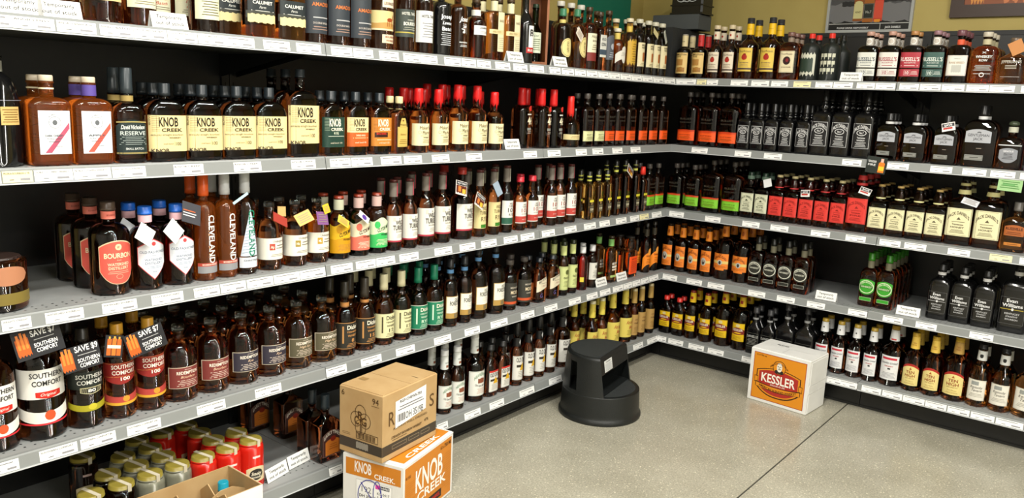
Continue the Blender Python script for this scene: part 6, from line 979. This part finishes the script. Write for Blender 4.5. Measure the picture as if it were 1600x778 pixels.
fb = [P(-b, b, .022, .058, CB), X('R', -b+.048, .150, .052, .030, '#5a4020'), X('S', b-.03, .150, .048, .026, '#5a4020'), X('ALWAYS WELL DRESSED', .0, .108, .008, .19, ink), X('STRAIGHT BOURBON WHISKEY', -.02, .078, .009, .17, ink, 'bi'), X('47%', .09, .084, .010, .024, ink, 'b'), P(-.1, -.02, .066, .068, ink), P(-.10, -.02, .034, .048, '#8a7c62'), P(-.01, .05, .034, .048, '#8a7c62'), P(.06, .11, .034, .048, '#8a7c62'), P(-.098, -.022, .036, .046, CB), P(-.008, .048, .036, .046, CB), P(.062, .108, .036, .046, CB),
      Q([(-.084, .105), (.086, .128), (.086, .218), (-.084, .203)], '#e8e8e8'), X('RGF-CHEWS-750', .0, .197, .010, .12, '#38383c', 'b'), Ln(-.070, .073, .163, .183, 2, '#606068'), X('OH 3519B', .020, .138, .026, .100, '#28282c')]
for i in range(9): fb.append(P(-.072+i*.0044, -.0705+i*.0044+.0012*(i % 3), .124, .152, '#38383c'))
carton('brown_carton', 'plain brown cardboard carton with white address label, on top of stack', (cx, cy, h1+.0045), rz, w_, d_, h2, KR, fa, fb, [Ln(-.08, -.05, -.10, -.02, 1, '#9a7a48'), P(.05, .08, .06, .062, ink)])

# open divided wine carton at the near end
e = bpy.data.objects.new('open_carton', None); COL.objects.link(e); e.location = (.045, -3.36, 0); tagthing(e, 'open white-sided cardboard carton with brown bottle dividers, on the floor', 'box')
w_, l_, h_, t_ = .185, .50, .31, .004
for nm, bx in (('bottom', (0, w_, 0, l_, 0, t_)), ('back_wall', (0, t_, 0, l_, t_, h_)), ('front_wall', (w_-t_, w_, 0, l_, t_, h_)), ('end_wall', (t_, w_-t_, l_-t_, l_, t_, h_)), ('end_wall', (t_, w_-t_, 0, t_, t_, h_))):
    mb = MB(); mb.box(*bx, KR); (x0, x1, y0, y1, z0, z1) = bx
    if nm == 'front_wall': mb.box(x1, x1+.0008, y0, y1, z0, z1, WB)
    if nm == 'end_wall' and y0 > .1: mb.box(x0-t_, x1+t_, y1, y1+.0008, z0, z1, WB)
    if nm == 'end_wall' and y0 < .1: mb.box(x0-t_, x1+t_, y0-.0008, y0, z0, z1, WB)
    link(nm, mb.mesh(nm), e)
for i in (1,):
    x = w_*.5; mb = MB(); n = 12; pts = [(x, t_+(l_-2*t_)*j/n, h_-.022-(.020 if j % 3 == 0 else 0)) for j in range(n+1)]
    v = [(x, p[1], t_) for p in pts]+[p for p in pts]; mb.add(v, [(j, j+1, j+n+2, j+n+1) for j in range(n)], KR)
    v = [(x+.003, p[1], p[2]) for p in v]; mb.add(v, [(j+1, j, j+n+1, j+n+2) for j in range(n)], KR); mb.add([pts[j] for j in range(n+1)]+[(p[0]+.003, p[1], p[2]) for p in pts], [(j, j+1, j+n+2, j+n+1) for j in range(n)], KR); link('divider', mb.mesh('divider'), e)
for i in range(1, 5):
    y = l_*i/5; mb = MB(); v = [(t_, y, t_), (w_-t_, y, t_), (w_-t_, y, h_-.045), (w_*.75, y, h_-.012), (w_*.56, y, h_-.035), (w_*.44, y, h_-.035), (w_*.25, y, h_-.012), (t_, y, h_-.045)]; n = 8
    mb.add(v+[(p[0], p[1]+.003, p[2]) for p in v], [tuple(range(n)), tuple(range(2*n-1, n-1, -1))]+[(j, j+n, (j+1) % n+n, (j+1) % n) for j in range(n)], KR); link('divider', mb.mesh('divider'), e)
bottle('teal_cap', (.045+w_*.27, -3.36+l_-.050, .005), PI/2, 'single bottle with teal cap standing in the open divided carton', None)

# ---------------------------------------------------------------- black plastic step stool
e = bpy.data.objects.new('step_stool', None); COL.objects.link(e); e.location = (.232, -.962, 0); e.rotation_euler = (0, 0, math.radians(9.3))
tagthing(e, 'black round plastic two-step kick stool standing before the left shelves', 'stool')
PL = noisy('black_moulded_plastic', '#111414', '#171a1a', 260, .42, .35, 0, 2); N = 72
mb = MB(); mb.rings([circ(.198, 0, N), circ(.201, .005, N), circ(.201, .016, N), circ(.195, .024, N), circ(.1922, .034, N), circ(.1918, .046, N), circ(.1872, .1285, N), circ(.1868, .134, N), circ(.1855, .1355, N)], PL, True, False, True); link('base', mb.mesh('base'), e)
mb = MB(); v = []
for i in range(25):
    t = -1.08+2.16*i/24; v.append((.168*math.cos(t), .168*math.sin(t), .1362))
mb.add(v, [tuple(range(25))], noisy('rubber_tread', '#202425', '#272b2b', 400, .7, .8, 0, 1)); link('tread', mb.mesh('tread'), e)
def arc(r, d, n=60):
    a0 = math.acos(min(1, d/r)); return [a0+(2*PI-2*a0)*i/n for i in range(n+1)]
mb = MB(); lv = [(.1355, .186, .088), (.150, .1848, .085), (.284, .1745, .062), (.300, .1732, .0595), (.308, .1725, .058), (.316, .170, .056), (.320, .163, .050)]
slot0, slot1 = math.radians(247-9.3), math.radians(260-9.3)
for sgn, off in ((1, 0), (-1, -.006)):
    R = []
    for (z, r, d) in lv: R.append([((r+off)*math.cos(t), (r+off)*math.sin(t), z) for t in arc(r, d)])
    if off:  R = R[:5]
    n = len(R[0]); b_ = len(mb.v); mb.v += [p for r in R for p in r]; kk = mb.slot(PL)
    for i in range(len(R)-1):
        for j in range(n-1):
            t = arc(lv[i][1], lv[i][2])[j]
            if i == 1 and slot0 < t < slot1 : continue
            q = (b_+i*n+j, b_+i*n+j+1, b_+(i+1)*n+j+1, b_+(i+1)*n+j)
            mb.f.append(q if sgn > 0 else q[::-1]); mb.m.append(kk); mb.sm.append(True)
    if not off: outer = R
    else: inner = R
for j_ in (0, -1):
    v = [r[j_] for r in outer[:5]]+[r[j_] for r in inner[:5]]; mb.add(v, [(0, 1, 6, 5), (1, 2, 7, 6), (2, 3, 8, 7), (3, 4, 9, 8)], PL)
mb.add(outer[-1], [tuple(range(len(outer[-1])))], PL)
# upper riser panel of the cut-away front
z0, z1 = .240, .320
def chord(z):
    for (za, ra, da), (zb, rb, db) in zip(lv, lv[1:]):
        if za <= z <= zb: q = (z-za)/(zb-za); r = ra+(rb-ra)*q; d = da+(db-da)*q; return d, math.sqrt(r*r-d*d)
    return .050, math.sqrt(.163**2-.05**2)
Z = [.240, .27, .300, .312, .3185]
v = []
for z in Z:
    d, hh = chord(z); v += [(d, -hh, z), (d, hh, z)]
mb.add(v, [(2*i, 2*i+1, 2*i+3, 2*i+2) for i in range(len(Z)-1)], PL)
d, hh = chord(.240); mb.add([(d, -hh, .240), (d, hh, .240), (d-.01, hh-.003, .240), (d-.01, -hh+.003, .240)], [(0, 3, 2, 1)], PL)
mb.add([outer[-1][0], outer[-1][-1], (chord(.3185)[0], -chord(.3185)[1], .3185), (chord(.3185)[0], chord(.3185)[1], .3185)], [(0, 1, 2, 3)], PL)
link('upper_step', mb.mesh('upper_step'), e)
mb = MB(); v = [(.157*math.cos(t), .157*math.sin(t), .3208) for t in arc(.157, .047, 40)]
mb.add(v, [tuple(range(len(v)))], MATS['rubber_tread']); link('tread', mb.mesh('tread'), e)
mb = MB(); d0 = chord(.25)[0]
draw(mb, [P(-.125, -.035, .246, .300, '#d8dad8'), Ln(-.12, -.04, .25, .284, 6, '#909498'), X('CAUTION', -.08, .292, .006, .05, '#404448', 'b')], lambda s, z, o: (chord(z)[0]+.0006+o, s, z)); o = link('warning_label', mb.mesh('warning_label'), e); o['label'] = 'white warning sticker with small print'

# ---------------------------------------------------------------- things on and above the top shelves
mb = MB(); BK = paper('#26282a', .6)
mb.box(-.135, -.055, .025, .50, ZS[1]+.001, 1.925, BK); mb.box(-.137, -.135, .025, .50, ZS[1]+.001, 1.925, BK)
e = bpy.data.objects.new('black_carton', None); COL.objects.link(e); e.location = (0, 0, 0); tagthing(e, 'narrow black carton with a hand hole in the corner of the top shelf', 'box')
link('body', mb.mesh('body'), e); mb = MB(); draw(mb, [P(-.108, -.080, 1.742, 1.766, '#7a5428', 'round'), P(-.096, -.092, 1.742, 1.766, '#1a1410')], lambda s, z, o: (s, .025-o, z)); link('hand_hole', mb.mesh('hand_hole'), e)
e = carton('grey_carton', 'grey carton lying on the corner rail above the shelves', (-.15, .30, 1.9295), 0, .30, .16, .086, paper('#4a4e50', .6), (), (), (), False)
e = bpy.data.objects.new('black_crate', None); COL.objects.link(e); e.location = (-.09, .30, 2.0165); tagthing(e, 'black plastic crate with pale oval logo on top of the grey carton', 'crate')
mb = MB(); PB = paper('#141516', .3); mb.bevbox(-.10, .10, -.07, .07, 0, .2, .01, PB); mb.box(-.104, .104, -.074, .074, .048, .056, PB); mb.box(-.104, .104, -.074, .074, 0, .01, PB); link('body', mb.mesh('body'), e)
mb = MB(); draw(mb, [Rg(-.035, .085, .028, .016, .004, '#b8bcc0'), Rg(.035, .085, .028, .016, .004, '#b8bcc0'), Rg(0, .085, .028, .016, .004, '#b8bcc0')], lambda s, z, o: (s, -.0705-o, z)); link('logo', mb.mesh('logo'), e)
mb = MB(); mb.box(-.619, -.600, -.12, .45, 1.95, 2.6, TEAL); tagthing(link('teal_board', mb.mesh('teal_board')), 'plain teal green board on the wall above the shelf corner', 'board')

WD = noisy('stained_pine', '#7a4420', '#8c5228', 14, .5, .1)
e = bpy.data.objects.new('wooden_crate', None); COL.objects.link(e); e.location = (-.105, -1.186, ZS[1]); e.rotation_euler = (0, 0, -.62); tagthing(e, 'tall open wooden gift crate holding a green bottle, top left shelf', 'crate')
for nm, bx in (('side_board', (-.050, .050, -.050, -.042, 0, .34)), ('side_board', (-.050, .050, .042, .050, 0, .34)), ('back_board', (-.058, -.050, -.050, .050, 0, .34)), ('base_board', (-.050, .050, -.042, .042, 0, .010)), ('top_board', (-.050, .050, -.042, .042, .33, .34)), ('front_trim', (.050, .056, -.050, -.040, 0, .34)), ('front_trim', (.050, .056, .040, .050, 0, .34)), ('front_trim', (.050, .056, -.040, .040, 0, .016))):
    mb = MB(); mb.box(*bx, WD); link(nm, mb.mesh(nm), e)
mb = MB(); draw(mb, [X('BOURBON', .0, .20, .05, .2, '#38180a', 'bv')], lambda s, z, o: (s, -.0502-o, z)); link('lettering', mb.mesh('lettering'), e)
bottle('crate_green', (-.096, -1.1925, ZS[1]+.0105), PI/2-.62, 'green glass bottle with pale label standing inside the wooden crate', None)

# framed poster and picture on the back wall
def framed(name, label, x0, x1, z0, z1, fw_, fc, items, y=.64):
    e = bpy.data.objects.new(name, None); COL.objects.link(e); e.location = ((x0+x1)/2, y, z0); tagthing(e, label, 'poster' if 'poster' in name else 'picture'); a = (x1-x0)/2; h = z1-z0
    mb = MB()
    for bx in ((-a, a, 0, fw_), (-a, a, h-fw_, h), (-a, -a+fw_, fw_, h-fw_), (a-fw_, a, fw_, h-fw_)): mb.box(bx[0], bx[1], -.022, 0, bx[2], bx[3], paper(fc, .4))
    link('frame', mb.mesh('frame'), e)
    mb = MB(); mb.box(-a+fw_, a-fw_, -.010, 0, fw_, h-fw_, paper('#111111', .5)); draw(mb, items, lambda s, z, o: (s, -.0105-o, z)); link('print', mb.mesh('print'), e)
it = [P(-.215, .215, .062, .9, '#4a4a4c', 'torn'), P(-.215, .215, .052, .16, '#707072', 'torn'), P(-.15, -.02, .14, .17, '#202022', 'torn'), P(.02, .20, .16, .2, '#18181a', 'torn'), P(-.22, .22, .046, .050, '#b8b8b4'), P(.062, .066, .01, .046, '#a8a8a4'), X('PLEASE DRINK RESPONSIBLY', -.08, .026, .009, .17, '#d8d8d8', 'b'), X("JACK DANIEL'S", .13, .027, .011, .08, '#e8e8e8', 'b'),
      P(-.085, -.035, .062, .30, '#8a4c14'), P(-.084, -.036, .075, .155, '#c8c088'), P(-.08, -.04, .155, .17, '#c8c088', 'bow'), X('HONEY', -.06, .11, .010, .03, '#605830', 'b'), P(-.033, .022, .055, .32, '#a05c18'), P(-.032, .021, .075, .155, '#1c2018'), F(-.03, .019, .077, .153, .001, '#a0a098'), X('No.7', -.005, .11, .014, .03, '#a8a8a0', 'b'), P(.024, .070, .060, .30, '#b83818'), P(.025, .069, .075, .17, '#d04830'), P(.03, .06, .055, .07, '#e09020')]
framed('framed_poster', 'grey-framed black and white poster with three coloured bottles on yellow wall', .592, 1.046, 1.933, 2.62, .014, '#a8aaa8', it)
framed('framed_picture', 'dark brown framed orange picture on the yellow wall, upper right', 1.222, 2.0, 2.0, 2.55, .062, '#3a2820', [P(-.327, .327, .062, .488, '#8a4a28'), P(-.30, -.24, .062, .3, '#d89040', 'torn'), P(-.16, .02, .062, .3, '#c87848', 'torn'), P(.08, .3, .062, .26, '#e0b078', 'torn')])
# purple gift carton behind the last bottles on the right
mb = MB(); mb.bevbox(1.722, 1.86, .065, .185, ZS[2]+.001, ZS[2]+.24, .003, paper('#6a4a68', .5)); mb.box(1.720, 1.862, .063, .187, ZS[2]+.232, ZS[2]+.243, paper('#7a5a76', .5)); tagthing(link('gift_box', mb.mesh('gift_box')), 'mauve gift carton behind the faceted bottle, second right shelf', 'box')
